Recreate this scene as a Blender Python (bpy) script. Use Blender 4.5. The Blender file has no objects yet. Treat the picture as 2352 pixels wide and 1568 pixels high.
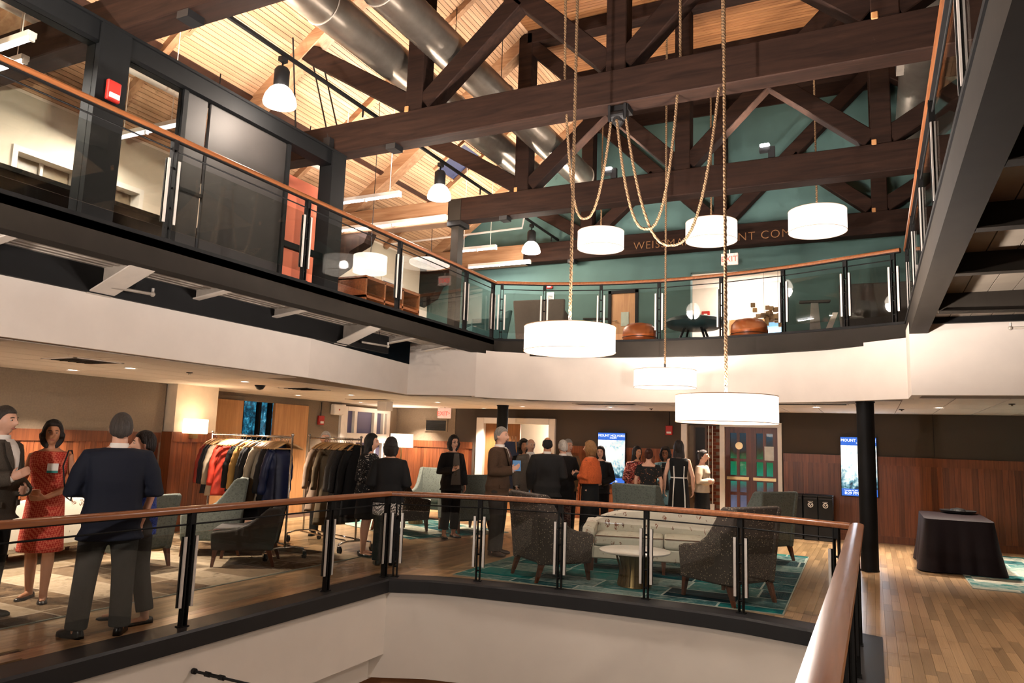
import bpy, bmesh, math, random
from mathutils import Vector, Matrix, noise as mnoise
rng = random.Random(7)
PI = math.pi
scene = bpy.context.scene
COL = scene.collection

# ------------------------------------------------------------------ camera
YAW, PITCH, ROLL, FPX = -0.457169531, 0.135034685, 0.0340866516, 1687.146
EYE = Vector((0, 0, 1.65))
_F = Vector((math.sin(YAW) * math.cos(PITCH), math.cos(YAW) * math.cos(PITCH), math.sin(PITCH)))
_R0 = Vector((math.cos(YAW), -math.sin(YAW), 0)); _U0 = _R0.cross(_F)
_R = _R0 * math.cos(ROLL) + _U0 * math.sin(ROLL); _U = _U0 * math.cos(ROLL) - _R0 * math.sin(ROLL)
camd = bpy.data.cameras.new('camera'); cam = bpy.data.objects.new('camera', camd); COL.objects.link(cam)
camd.sensor_fit = 'HORIZONTAL'; camd.sensor_width = 36; camd.lens = 36 * FPX / 2352; camd.clip_start = .05; camd.clip_end = 300
cam.matrix_world = Matrix(((_R.x, _U.x, -_F.x, EYE.x), (_R.y, _U.y, -_F.y, EYE.y), (_R.z, _U.z, -_F.z, EYE.z), (0, 0, 0, 1)))
scene.camera = cam

# ------------------------------------------------------------------ world, exposure
world = bpy.data.worlds.new('world'); scene.world = world; world.use_nodes = True
_bg = world.node_tree.nodes['Background']; _bg.inputs[0].default_value = (1.0, .78, .62, 1); _bg.inputs[1].default_value = .10
scene.view_settings.view_transform = 'Standard'; scene.view_settings.look = 'None'
scene.view_settings.gamma = 1; scene.view_settings.use_curve_mapping = False
scene.view_settings.exposure = 0.9
scene.cycles.use_denoising = True
scene.cycles.max_bounces = 5; scene.cycles.diffuse_bounces = 2; scene.cycles.glossy_bounces = 2; scene.cycles.use_adaptive_sampling = True; scene.cycles.adaptive_threshold = .1; scene.cycles.adaptive_min_samples = 12; scene.cycles.light_sampling_threshold = .03
scene.cycles.transmission_bounces = 3; scene.cycles.transparent_max_bounces = 14
scene.cycles.caustics_reflective = False; scene.cycles.caustics_refractive = False
scene.cycles.sample_clamp_indirect = 4

WARM = (1.0, .84, .70); NEUT = (1.0, .90, .84)
def light(name, kind, loc, power, col=WARM, size=.1, target=None, spot=120, blend=.6, parent=None, sizey=None):
    d = bpy.data.lights.new(name, kind); d.energy = power; d.color = col
    if kind == 'AREA':
        d.size = size; d.shape = 'DISK'
        if sizey: d.shape = 'RECTANGLE'; d.size_y = sizey
    elif kind == 'SPOT': d.spot_size = math.radians(spot); d.spot_blend = blend; d.shadow_soft_size = size
    else: d.shadow_soft_size = size
    o = bpy.data.objects.new(name, d); COL.objects.link(o); o.location = loc
    if target is not None:
        v = Vector(target) - Vector(loc); o.rotation_euler = v.to_track_quat('-Z', 'Y').to_euler()
    if parent is not None: o.parent = parent; o.location = Vector(loc) - parent.location
    return o

# ------------------------------------------------------------------ colours and materials
def lin(h):
    if not isinstance(h, str): return tuple(h)[:3]
    h = h.lstrip('#'); c = [int(h[i:i+2], 16) / 255 for i in (0, 2, 4)]
    return tuple(x / 12.92 if x <= .04045 else ((x + .055) / 1.055) ** 2.4 for x in c)
MATS = {}
class NT:
    """a small wrapper round a material's node tree"""
    def __init__(s, name):
        s.m = bpy.data.materials.new(name); s.m.use_nodes = True; s.t = s.m.node_tree; s.b = s.t.nodes['Principled BSDF']; MATS[name] = s.m
    def n(s, typ, **kw):
        x = s.t.nodes.new(typ)
        for k, v in kw.items():
            if k in x.inputs: x.inputs[k].default_value = v
            else: setattr(x, k, v)
        return x
    def l(s, a, ao, b, bi): s.t.links.new(a.outputs[ao], b.inputs[bi])
    def coord(s, scale=(1, 1, 1), out='Object', rot=(0, 0, 0)):
        c = s.n('ShaderNodeTexCoord'); m = s.n('ShaderNodeMapping'); s.l(c, out, m, 'Vector'); m.inputs['Scale'].default_value = scale; m.inputs['Rotation'].default_value = rot
        return m
    def noise(s, vec, scale=5, detail=4, rough=.55, dist=0):
        x = s.n('ShaderNodeTexNoise'); x.inputs['Scale'].default_value = scale; x.inputs['Detail'].default_value = detail; x.inputs['Roughness'].default_value = rough; x.inputs['Distortion'].default_value = dist
        if vec: s.l(vec, 'Vector', x, 'Vector')
        return x
    def ramp(s, src, so, stops, interp='LINEAR'):
        r = s.n('ShaderNodeValToRGB'); e = r.color_ramp.elements; r.color_ramp.interpolation = interp
        while len(e) < len(stops): e.new(.5)
        for i, (p, c) in enumerate(stops): e[i].position = p; e[i].color = (*lin(c), 1)
        s.l(src, so, r, 'Fac'); return r
    def mix(s, fac, a, b, blend='MIX'):
        x = s.n('ShaderNodeMix', data_type='RGBA', blend_type=blend)
        for v, i in ((fac, 0), (a, 6), (b, 7)):
            if isinstance(v, tuple) and hasattr(v[0], 'outputs'): s.t.links.new(v[0].outputs[v[1]], x.inputs[i])
            elif i == 0: x.inputs[0].default_value = v
            else: x.inputs[i].default_value = (*lin(v), 1)
        return x
    def bump(s, src, so, strength=.3, dist=.01):
        b = s.n('ShaderNodeBump'); b.inputs['Strength'].default_value = strength; b.inputs['Distance'].default_value = dist
        s.l(src, so, b, 'Height'); s.l(b, 'Normal', s.b, 'Normal')
    def base(s, src, so): s.l(src, so, s.b, 'Base Color')
    def p(s, rough=None, metal=None, spec=None):
        if rough is not None: s.b.inputs['Roughness'].default_value = rough
        if metal is not None: s.b.inputs['Metallic'].default_value = metal
        if spec is not None: s.b.inputs['Specular IOR Level'].default_value = spec
        return s
def mul(c, k): return tuple(min(1, x * k) for x in lin(c))
def M(name, col, rough=.6, metal=0, var=.12, scale=9, bump=0, stretch=(1, 1, 1), spec=.4, sheen=0):
    if name in MATS: return MATS[name]
    n = NT(name); n.p(rough, metal, spec); v = n.coord(stretch); z = n.noise(v, scale)
    r = n.ramp(z, 'Fac', [(.3, mul(col, 1 - var)), (.7, mul(col, 1 + var))]); n.base(r, 'Color')
    if bump: n.bump(z, 'Fac', bump, .01)
    if sheen: n.b.inputs['Sheen Weight'].default_value = sheen
    return n.m
def EM(name, col, strength, base=None):
    if name in MATS: return MATS[name]
    n = NT(name); n.p(.6); n.b.inputs['Base Color'].default_value = (*lin(base or col), 1)
    z = n.noise(n.coord(), 3); r = n.ramp(z, 'Fac', [(.2, mul(col, .97)), (.8, col)]); n.l(r, 'Color', n.b, 'Emission Color'); n.b.inputs['Emission Strength'].default_value = strength
    return n.m
def WOOD(name, c1, c2, axis=0, rough=.4, fine=22, rnd=.35, spec=.4, coat=0, bump=.05):
    """streaky wood with the grain along a local axis; every board gets its own tone"""
    if name in MATS: return MATS[name]
    n = NT(name); n.p(rough, 0, spec); st = [fine] * 3; st[axis] = 1.1
    v = n.coord(tuple(st)); oi = n.n('ShaderNodeObjectInfo'); geo = n.n('ShaderNodeNewGeometry')
    add = n.n('ShaderNodeMath', operation='ADD'); n.l(oi, 'Random', add, 0); n.l(geo, 'Random Per Island', add, 1); fr = n.n('ShaderNodeMath', operation='FRACT'); n.l(add, 'Value', fr, 0)
    off = n.n('ShaderNodeVectorMath', operation='ADD'); n.l(v, 'Vector', off, 0); sc = n.n('ShaderNodeMath', operation='MULTIPLY'); n.l(fr, 'Value', sc, 0); sc.inputs[1].default_value = 37.; n.l(sc, 'Value', off, 1)
    z = n.noise(off, 1.0, 5, .6, .6)
    r = n.ramp(z, 'Fac', [(.28, c1), (.72, c2)])
    hv = n.n('ShaderNodeMapRange'); hv.inputs['To Min'].default_value = 1 - rnd; hv.inputs['To Max'].default_value = 1 + rnd * .7; n.l(fr, 'Value', hv, 'Value')
    mm = n.n('ShaderNodeMix', data_type='RGBA', blend_type='MULTIPLY'); mm.inputs[0].default_value = 1; n.l(r, 'Color', mm, 6); n.l(hv, 'Result', mm, 7); n.base(mm, 2)
    if bump: n.bump(z, 'Fac', bump, .006)
    if coat: n.b.inputs['Coat Weight'].default_value = coat; n.b.inputs['Coat Roughness'].default_value = .15
    return n.m
def GLASS(name, tint='#f0f1ee', mixf=.03, rough=.02):
    if name in MATS: return MATS[name]
    n = NT(name); t = n.t; out = t.nodes['Material Output']
    tr = n.n('ShaderNodeBsdfTransparent'); tr.inputs[0].default_value = (*lin(tint), 1); gl = n.n('ShaderNodeBsdfGlossy'); gl.inputs['Roughness'].default_value = rough
    z = n.noise(n.coord(), 2); rr = n.ramp(z, 'Fac', [(.3, mul('#ffffff', .96)), (.7, '#ffffff')]); n.l(rr, 'Color', gl, 'Color')
    fr = n.n('ShaderNodeLayerWeight'); fr.inputs['Blend'].default_value = .5; pw = n.n('ShaderNodeMath', operation='POWER'); n.l(fr, 'Facing', pw, 0); pw.inputs[1].default_value = 4.0
    ad = n.n('ShaderNodeMath', operation='MULTIPLY_ADD'); n.l(pw, 'Value', ad, 0); ad.inputs[1].default_value = .6; ad.inputs[2].default_value = mixf
    mx = n.n('ShaderNodeMixShader'); n.l(ad, 'Value', mx, 0); n.l(tr, 0, mx, 1); n.l(gl, 0, mx, 2); n.l(mx, 0, out, 0)
    return n.m

# ------------------------------------------------------------------ mesh builder
def tag(o, label=None, cat=None, group=None, kind=None):
    if label: o['label'] = label
    if cat: o['category'] = cat
    if group: o['group'] = group
    if kind: o['kind'] = kind
    return o
def E(name, loc=(0, 0, 0), rz=0, label=None, cat=None, group=None, kind=None):
    o = bpy.data.objects.new(name, None); COL.objects.link(o); o.location = loc; o.rotation_euler = (0, 0, rz); o.empty_display_size = .1
    return tag(o, label, cat, group, kind)
class MB:
    def __init__(s): s.v = []; s.f = []
    def add(s, vs, fs):
        k = len(s.v); s.v += [tuple(v) for v in vs]; s.f += [tuple(i + k for i in f) for f in fs]; return s
    def box(s, a, b):
        (x0, y0, z0), (x1, y1, z1) = a, b
        return s.add([(x0, y0, z0), (x1, y0, z0), (x1, y1, z0), (x0, y1, z0), (x0, y0, z1), (x1, y0, z1), (x1, y1, z1), (x0, y1, z1)],
                     [(3, 2, 1, 0), (4, 5, 6, 7), (0, 1, 5, 4), (1, 2, 6, 5), (2, 3, 7, 6), (3, 0, 4, 7)])
    def cbox(s, c, d, rz=0, rx=0, ry=0):
        m = Matrix.Rotation(rz, 3, 'Z') @ Matrix.Rotation(ry, 3, 'Y') @ Matrix.Rotation(rx, 3, 'X'); c = Vector(c); k = len(s.v)
        s.box((-d[0] / 2, -d[1] / 2, -d[2] / 2), (d[0] / 2, d[1] / 2, d[2] / 2))
        for i in range(k, len(s.v)): s.v[i] = tuple(m @ Vector(s.v[i]) + c)
        return s
    def beam(s, p, q, w, h, up=(0, 0, 1), off=0):
        """a square-cut timber from p to q; w across, h along up"""
        p, q = Vector(p), Vector(q); d = (q - p).normalized(); up = Vector(up); x = d.cross(up)
        if x.length < 1e-4: x = d.cross(Vector((0, 1, 0)))
        x.normalize(); u = x.cross(d).normalized(); a = x * w / 2; b = u * h / 2
        vs = [p - a - b, p + a - b, p + a + b, p - a + b, q - a - b, q + a - b, q + a + b, q - a + b]
        return s.add(vs, [(0, 1, 2, 3), (7, 6, 5, 4), (4, 5, 1, 0), (5, 6, 2, 1), (6, 7, 3, 2), (7, 4, 0, 3)])
    def rings(s, rs, caps=True, closed=False):
        n = len(rs[0]); k = len(s.v)
        for r in rs: s.v += [tuple(p) for p in r]
        m = len(rs)
        for i in range(m if closed else m - 1):
            a = k + i * n; b = k + ((i + 1) % m) * n
            for j in range(n): s.f.append((a + j, a + (j + 1) % n, b + (j + 1) % n, b + j))
        if caps and not closed: s.f.append(tuple(k + j for j in range(n))[::-1]); s.f.append(tuple(k + (m - 1) * n + j for j in range(n)))
        return s
    def tube(s, pts, r, n=8, caps=True, closed=False):
        pts = [Vector(p) for p in pts]; rs = []; m = len(pts); prev = None
        for i, p in enumerate(pts):
            if closed: d = pts[(i + 1) % m] - pts[i - 1]
            else: d = pts[min(i + 1, m - 1)] - pts[max(i - 1, 0)]
            d.normalize()
            if prev is None:
                ref = Vector((0, 0, 1)) if abs(d.z) < .9 else Vector((1, 0, 0)); x = d.cross(ref).normalized()
            else: x = (prev - d * prev.dot(d)).normalized()
            prev = x; y = d.cross(x); rr = r[i] if isinstance(r, (list, tuple)) else r
            rs.append([p + (x * math.cos(2 * PI * j / n) + y * math.sin(2 * PI * j / n)) * rr for j in range(n)])
        return s.rings(rs, caps, closed)
    def lathe(s, prof, c=(0, 0, 0), n=24, caps=True):
        c = Vector(c)
        return s.rings([[c + Vector((r * math.cos(2 * PI * j / n), r * math.sin(2 * PI * j / n), z)) for j in range(n)] for r, z in prof], caps)
    def prism(s, poly, z0, z1):
        return s.rings([[(x, y, z0) for x, y in poly], [(x, y, z1) for x, y in poly]])
    def ex(s, poly, axis, a, b):
        """extrude a 2d polygon along x or y"""
        f = (lambda u, w, t: (t, u, w)) if axis == 0 else (lambda u, w, t: (u, t, w))
        return s.rings([[f(u, w, a) for u, w in poly], [f(u, w, b) for u, w in poly]])
    def sphere(s, c, r, n=16, m=10, fn=None):
        c = Vector(c); r = (r, r, r) if not isinstance(r, (tuple, list)) else r; rs = []
        for i in range(m + 1):
            t = PI * i / m; t = min(max(t, .02), PI - .02)
            rs.append([c + Vector((r[0] * math.sin(t) * math.cos(2 * PI * j / n), r[1] * math.sin(t) * math.sin(2 * PI * j / n), -r[2] * math.cos(t))) for j in range(n)])
        return s.rings(rs)
    def strip(s, path, sections, closed=False):
        """sweep a list of (offset, z) section points along a plan path; offset is to the left of travel"""
        rs = []; P = [Vector((p[0], p[1], 0)) for p in path]; m = len(P)
        for i, p in enumerate(P):
            d0 = (P[i] - P[i - 1]).normalized() if i else None; d1 = (P[i + 1] - P[i]).normalized() if i < m - 1 else None
            d0 = d0 or d1; d1 = d1 or d0; n0 = Vector((-d0.y, d0.x, 0)); n1 = Vector((-d1.y, d1.x, 0)); b = (n0 + n1); b = b / max(.2, b.length_squared / 2)
            rs.append([p + b * o + Vector((0, 0, z)) for o, z in sections])
        return s.rings(rs)
    def xf(s, m):
        s.v = [tuple(m @ Vector(v)) for v in s.v]; return s
    def mesh(s, name, smooth=False):
        me = bpy.data.meshes.new(name); me.from_pydata(s.v, [], s.f); me.validate(); 
        bm = bmesh.new(); bm.from_mesh(me); bmesh.ops.recalc_face_normals(bm, faces=bm.faces); bm.to_mesh(me); bm.free()
        if smooth: me.shade_smooth()
        return me
    def build(s, name, mat, parent=None, world=False, smooth=False, bevel=0, auto=None, seg=1):
        if world and parent is not None:
            o = parent.location; s.v = [(v[0] - o.x, v[1] - o.y, v[2] - o.z) for v in s.v]
        me = s.mesh(name, smooth); me.materials.append(mat); ob = bpy.data.objects.new(name, me); COL.objects.link(ob)
        if parent is not None: ob.parent = parent
        if bevel:
            b = ob.modifiers.new('bevel', 'BEVEL'); b.width = bevel; b.segments = seg; b.limit_method = 'ANGLE'; b.angle_limit = math.radians(40)
        if auto:
            bm = bmesh.new(); bm.from_mesh(me)
            for e in bm.edges:
                if len(e.link_faces) == 2 and e.calc_face_angle(0) > math.radians(auto): e.smooth = False
            bm.to_mesh(me); bm.free(); me.shade_smooth()
            for e in me.edges: pass
        return ob
def inst(src, name, loc, parent=None, rot=(0, 0, 0), scale=(1, 1, 1), mat=None):
    """another object on the same mesh data"""
    o = bpy.data.objects.new(name, src.data if hasattr(src, 'data') else src); COL.objects.link(o); o.location = loc; o.rotation_euler = rot; o.scale = scale
    if parent is not None: o.parent = parent
    return o
def copy_tree(o, parent=None, loc=None, rz=None, label=None):
    c = o.copy(); COL.objects.link(c); c.parent = parent
    for ch in list(o.children): copy_tree(ch, c)
    if loc is not None: c.location = loc
    if rz is not None: c.rotation_euler = (0, 0, rz)
    if label: c['label'] = label
    return c
def text(name, body, size, loc, rot, mat, parent=None, ext=.002, align='LEFT', spacing=1.0, thin=0):
    d = bpy.data.curves.new(name, 'FONT'); d.body = body; d.size = size; d.extrude = ext; d.align_x = align; d.space_character = spacing; d.resolution_u = 3; d.offset = thin
    tmp = bpy.data.objects.new(name + '_src', d); me = bpy.data.meshes.new_from_object(tmp); bpy.data.objects.remove(tmp); me.materials.clear(); me.materials.append(mat)
    o = bpy.data.objects.new(name, me); COL.objects.link(o); o.rotation_euler = rot
    o.location = Vector(loc) - (parent.location if parent is not None else Vector())
    if parent is not None: o.parent = parent
    return o
# ================================================================== palette
m_wall = M('white_plaster', '#e6d9cb', .85, var=.03, scale=3)
m_dark = M('dark_grille_cloth_wall', '#4a4036', .95, var=.12, scale=60, stretch=(1, 1, 14))
m_taupe = M('taupe_brick_paint', '#7a6a58', .9, var=.10, scale=40, bump=.1)
m_steel = M('black_painted_steel', '#141312', .6, var=.12, scale=4, spec=.15)
m_steel2 = M('brown_grey_painted_steel', '#2a251f', .7, var=.1, scale=5, spec=.12)
m_curb = M('charcoal_curb_paint', '#242323', .45, var=.12, scale=3, spec=.3)
m_silver = M('brushed_aluminium', '#d8d0c6', .35, .5, var=.04, scale=20)
m_chrome = M('chrome', '#c9c6c2', .18, 1, var=.03)
m_glass = GLASS('clear_guard_glass')
m_tile = M('ceiling_tile_fleck', '#e2d8ce', .95, var=.06, scale=90)
m_well = M('stairwell_plaster', '#e4dacd', .85, var=.03, scale=2)
m_rail = WOOD('oiled_cherry_rail', '#6c3c1e', '#925a34', 1, .33, 30, .1, .4, .2)
m_wains = WOOD('cherry_wainscot', '#5e3019', '#8a4f2d', 2, .42, 26, .35)
m_oak = WOOD('oak_floor', '#8c6d4b', '#b4946e', 1, .30, 26, .34, .5, .15, .03)
m_black = M('matte_black', '#111010', .6, var=.2)
m_red = M('red_alarm_plastic', '#a3241c', .45, var=.06)
m_white = M('white_trim_paint', '#e9e1d6', .5, var=.03)
m_em_lamp = EM('downlight_lens', '#fff2e4', 14)
m_signred = EM('exit_letter_red', '#ff3a2c', 1.6)
m_signbody = EM('exit_sign_face', '#ffb9a6', .3, '#d7cec6')
m_door = WOOD('birch_door', '#a87446', '#c89460', 2, .45, 12, .1)
m_doorwood = WOOD('walnut_door_frame', '#3f1c10', '#6b3620', 2, .4, 20, .12)

m_metal0 = M('sprinkler_brass', '#8a7a60', .4, .6)
ZC = 2.40          # lower ceiling
ZG0, ZG1 = 3.15, 3.45   # gallery girder
WELL = [(-5.12, -2), (-5.12, 7.38), (-4.7, 7.58), (-4.3, 7.67), (-3.7, 7.735), (-3.18, 7.78), (-2.6, 7.815), (-2.06, 7.825), (-1.6, 7.815), (-1.17, 7.775), (-.6, 7.65), (-.27, 7.52), (-.27, -2)]
FASC = [(-6.75, -2), (-6.75, 7.6), (-7.28, 10.72), (-6.1, 11.03), (-5.9, 11.34), (-5.4, 11.72), (-4.82, 12.0), (-4.1, 12.17), (-3.32, 12.25), (-2.24, 12.25), (-1.4, 12.06), (-.58, 11.78), (.44, 11.03), (.45, 10.34), (6, 10.34)]
GIRD = [(-6, -2), (-6, 11.47), (-5.2, 11.8), (-4.65, 11.96), (-4.06, 12.08), (-3.2, 12.14), (-2.49, 12.1), (-1.6, 11.93), (-.77, 11.68), (0, 11.38), (.45, 11.2), (.46, -2)]
def interp_y(path, x):
    for (x0, y0), (x1, y1) in zip(path, path[1:]):
        if x1 > x0 and x0 <= x <= x1: return y0 + (y1 - y0) * (x - x0) / (x1 - x0)
    return None

# ================================================================== lower floor
floor = E('floor', (0, 0, 0), label='pale oak plank floor of the lower lounge', cat='floor', kind='structure')
m_sub = M('subfloor', '#4a3220', .8)
b = MB(); b.box((-11.2, -2, -.12), (-5.2, 16, -.012)); b.box((-.2, -2, -.12), (6.2, 16, -.012))
for (x0, y0), (x1, y1) in zip(WELL[1:-1], WELL[2:-1]):
    b.rings([[(x0, y0 + .08, -.12), (x0, y0 + .08, -.012), (x0, 16, -.012), (x0, 16, -.12)], [(x1, y1 + .08, -.12), (x1, y1 + .08, -.012), (x1, 16, -.012), (x1, 16, -.12)]])
b.build('subfloor', m_sub, floor)
PW = .083
planks = []
x = -10.4
while x < 5.2:
    xc = x + PW / 2
    if xc < -5.42: y0 = 2.6
    elif xc < -.02:
        y0 = interp_y(WELL, min(max(xc, -5.1), -.28)) + .29
    else: y0 = 2.4
    y = y0 - rng.random() * .6; first = True
    while y < 15.78:
        L = rng.uniform(.35, 1.3); a = max(y, y0); e = min(y + L, 15.78)
        if e - a > .05:
            d = math.hypot(xc, (a + e) / 2); v = Vector((xc, (a + e) / 2, 0)) - EYE; w = v.dot(_F); u = abs(v.dot(_R)) / w if w > 0 else 9
            vis = w > .5 and u < .74 and -v.dot(_U) / w < .52
            if vis: planks.append((d, xc, a, e))
        y += L
    x += PW
planks.sort()
pm = MB().box((-.5, -.5, -.5), (.5, .5, .5)).mesh('plank'); pm.materials.append(m_oak)
near = [p for p in planks if p[1] > -.35][:230] ; near += [p for p in planks if p not in near and -5 < p[1] <= -.35][:70]
ns = set(near)
for d, xc, a, e in near: inst(pm, 'plank', (xc, (a + e) / 2, -.006), floor, scale=(PW - .0016, e - a - .0016, .012))
b = MB()
for p in planks:
    if p not in ns: b.box((p[1] - PW / 2 + .0008, p[2] + .0008, -.012), (p[1] + PW / 2 - .0008, p[3] - .0008, 0))
tag(b.build('planks_beyond', m_oak, floor), kind='stuff')

# ================================================================== stairwell edge and walls
b = MB().strip(WELL, [(0, -.14), (0, -.01), (.012, .012), (.30, .012), (.30, -.14)])
tag(b.build('trim_1', m_curb), 'charcoal curb edging the open stairwell', 'curb', kind='structure')
b = MB().strip([(-5.12, -2), (-5.12, 7.5)], [(.05, -.13), (.05, -.84), (.2, -.84), (.2, -1.12), (.35, -1.12), (.35, -.13)])
tag(b.build('wall_stairwell_left', m_well), 'white stairwell wall dropping under the near curb run', 'wall', kind='structure')
b = MB().strip([(-5.5, 7.2)] + WELL[2:], [(.05, -.13), (.05, -1.1), (.25, -1.1), (.25, -.13)])
tag(b.build('wall_stairwell_back', m_well, auto=40), 'white curved stairwell wall under the far curb', 'wall', kind='structure')
b = MB().strip([(-5.3, 5.0), (-5.3, 7.4), (-4.3, 7.95), (-2, 8.1), (-.3, 7.8)], [(.3, -1.1), (.3, -3.2), (.4, -3.2), (.4, -1.1)])
tag(b.build('wall_below', M('tan_lower_wall', '#9a6a44', .7)), 'tan wall seen down in the stairwell', 'wall', kind='structure')
tr = E('tie_rod', (-5.0, 4.67, -.34), label='black steel tie rod with turnbuckle on the white stairwell wall', cat='rod')
p0, p1 = Vector((-5.165, 4.67, -.34)), Vector((-.36, 4.68, -.35)); dd = (p1 - p0).normalized()
MB().tube([p0, p1], .012, 8).build('rod', m_black, tr, True); MB().tube([p0 - dd * .0, p0 + dd * .03], .024, 10).build('anchor', m_black, tr, True)
sd = dd.cross(Vector((0, 0, 1))).normalized()
for k in (-1, 1): MB().tube([p0 + dd * .17 + sd * .018 * k, p0 + dd * .33 + sd * .018 * k], .008, 6).build('turnbuckle_bar', m_black, tr, True)
for k in (.17, .33): MB().tube([p0 + dd * (k - .025), p0 + dd * (k + .025)], .022, 8).build('turnbuckle_nut', m_black, tr, True)

# ================================================================== lower ceiling
ceil = E('ceiling', (0, 0, 0), label='low tiled ceiling under the gallery', cat='ceiling', kind='structure')
b = MB()
for (x0, y0), (x1, y1) in zip(FASC[2:], FASC[3:]):
    if x1 > x0 + .02: b.rings([[(x0, y0 + .07, ZC + .006), (x0, y0 + .07, ZC + .06), (x0, 16, ZC + .06), (x0, 16, ZC + .006)], [(x1, y1 + .07, ZC + .006), (x1, y1 + .07, ZC + .06), (x1, 16, ZC + .06), (x1, 16, ZC + .006)]])
b.box((-11.2, -2, ZC + .006), (-7.3, 16, ZC + .06)); b.box((-7.3, -2, ZC + .006), (-6.82, 7.6, ZC + .06)); b.prism([(-7.3, 7.6), (-6.83, 7.6), (-7.3, 10.6)], ZC + .006, ZC + .06)
b.build('plenum_board', M('tile_grid', '#8a7c6e', .9), ceil)
tm = MB().box((-.298, -.603, 0), (.298, .603, .02)).mesh('ceiling_tile'); tm.materials.append(m_tile)
def inside_fascia(x, y):
    if y < 7.6: return x < -6.9
    if y < 10.7: return x < -6.9 - (y - 7.6) / 3.1 * .53
    f = interp_y(FASC[2:], min(max(x, -7.28), 5.9))
    if x >= .45: f = 10.47
    return x < -7.42 or y > f + .16
xs = [-10.9 + .61 * i for i in range(28)]
for i, xx in enumerate(xs):
    for j in range(14):
        yy = 2.2 + 1.22 * j - .1
        ok = all(inside_fascia(xx + a, yy + c) for a in (-.3, .3) for c in (-.6, .6)) and yy + .6 < 16.0
        if ok: inst(tm, 'ceiling_tile', (xx, yy, ZC), ceil)
        elif yy > 8:
            for hy in (-.305, .305):
                if all(inside_fascia(xx + a, yy + hy + c) for a in (-.3, .3) for c in (-.3, .3)) and yy + hy < 15.8: inst(tm, 'ceiling_tile', (xx, yy + hy, ZC), ceil, scale=(1, .498, 1))
# the white band over the lower ceiling
b = MB().strip(FASC[:4], [(0, ZC - .0), (0, 2.93), (.12, 2.93), (.12, ZC + .02), (.05, ZC)]); tag(b.build('wall_band_left', m_wall), 'bright white plaster band under the side gallery', 'wall', kind='structure')
b = MB().strip(FASC[3:13], [(0, ZC - .015), (0, 3.2), (.12, 3.2), (.12, ZC - .015)]); tag(b.build('wall_band_back', m_wall, auto=25), 'white curved plaster band under the far balcony', 'wall', kind='structure')
b = MB().strip(FASC[12:], [(0, ZC - .015), (0, 3.3), (.12, 3.3), (.12, ZC - .015)]); tag(b.build('wall_band_right', m_wall), 'white plaster band under the dark right gallery', 'wall', kind='structure')
b = MB().strip([(-7.28, 10.74), (-6.1, 11.03)], [(.0, 2.9), (.0, 3.3), (.1, 3.3), (.1, 2.9)]); tag(b.build('wall_band_corner', m_wall), 'white plaster corner piece below the gallery bend', 'wall', kind='structure')

# ================================================================== lower walls
def wainscot(root, x0, x1, y, face, axis):
    """boards, cap and base along x (axis 0) or y (axis 1); face is the side they project to"""
    w = .092; n = max(1, int(abs(x1 - x0) / w)); sgn = face
    if axis == 0:
        sp = MB().box((-.0445, 0, 0), (.0445, .018 * sgn, 1.34)).mesh('board')
        place = lambda k: (x0 + w * (k + .5), y, .12)
        box = lambda t, z0, z1: MB().box((min(x0, x1), y, z0), (max(x0, x1), y + t * sgn, z1))
    else:
        sp = MB().box((0, -.0445, 0), (.018 * sgn, .0445, 1.34)).mesh('board')
        place = lambda k: (y, x0 + w * (k + .5), .12)
        box = lambda t, z0, z1: MB().box((y, min(x0, x1), z0), (y + t * sgn, max(x0, x1), z1))
    sp.materials.append(m_wains)
    for k in range(n): inst(sp, 'board', place(k), root)
    box(.035, 1.44, 1.60).build('cap_rail', m_wains, root); box(.03, 0, .13).build('base_rail', m_wains, root)
    box(.006, .1, 1.5).build('backing', m_doorwood, root)
wl = E('wall_left', (0, 0, 0), label='side wall, taupe above cherry board wainscot', cat='wall', kind='structure')
MB().box((-10.6, -2, 0), (-10.4, 8.35, ZC + .03)).build('plaster', m_taupe, wl); wainscot(wl, 1.8, 8.3, -10.4, 1, 1)
pil = E('wall_pier', (0, 0, 0), label='pale wall pier with cherry panelling beside the coat rack', cat='wall', kind='structure')
MB().box((-11.0, 8.4, 0), (-10.2, 9.25, ZC + .03)).build('plaster', M('pier_paint', '#d8c6ae', .85, var=.04), pil)
MB().box((-10.4, 8.34, 0), (-10.16, 8.42, 1.62)).build('side_panel', m_wains, pil)
pb = MB().box((0, -.0445, 0), (.02, .0445, 1.46)).mesh('board'); pb.materials.append(m_wains)
for k in range(9): inst(pb, 'board', (-10.2, 8.45 + .092 * k, .02), pil)
MB().box((-10.2, 8.38, 1.46), (-10.155, 9.27, 1.62)).build('cap_rail', m_wains, pil)
wr = E('wall_recess', (0, 0, 0), label='dark grey-brown side wall behind the coat racks', cat='wall', kind='structure')
b = MB(); X = -11.0
for y0, y1, z0, z1 in ((9.2, 9.62, 0, 2.43), (12.42, 13.62, 0, 2.43), (15.45, 15.9, 0, 2.43), (9.62, 12.42, 2.28, 2.43), (13.62, 15.45, 2.33, 2.43)): b.box((X - .2, y0, z0), (X, y1, z1))
b.build('plaster', m_taupe, wr)
wb = E('wall_back', (0, 0, 0), label='far wall, dark cloth panels above cherry wainscot', cat='wall', kind='structure')
YB = 15.8
b = MB()
for x0, x1, z0, z1 in ((-11.2, -8.62, 0, 2.43), (-8.62, -6.6, 2.2, 2.43), (-6.6, -3.6, 0, 2.43), (-3.6, -1.68, 2.14, 2.43), (-1.68, 6.2, 0, 2.43)): b.box((x0, YB, z0), (x1, YB + .2, z1))
b.build('plaster', m_dark, wb)
MB().box((-11.0, YB - .012, 1.6), (-9.25, YB, 2.41)).build('taupe_panel', m_taupe, wb)
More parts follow.
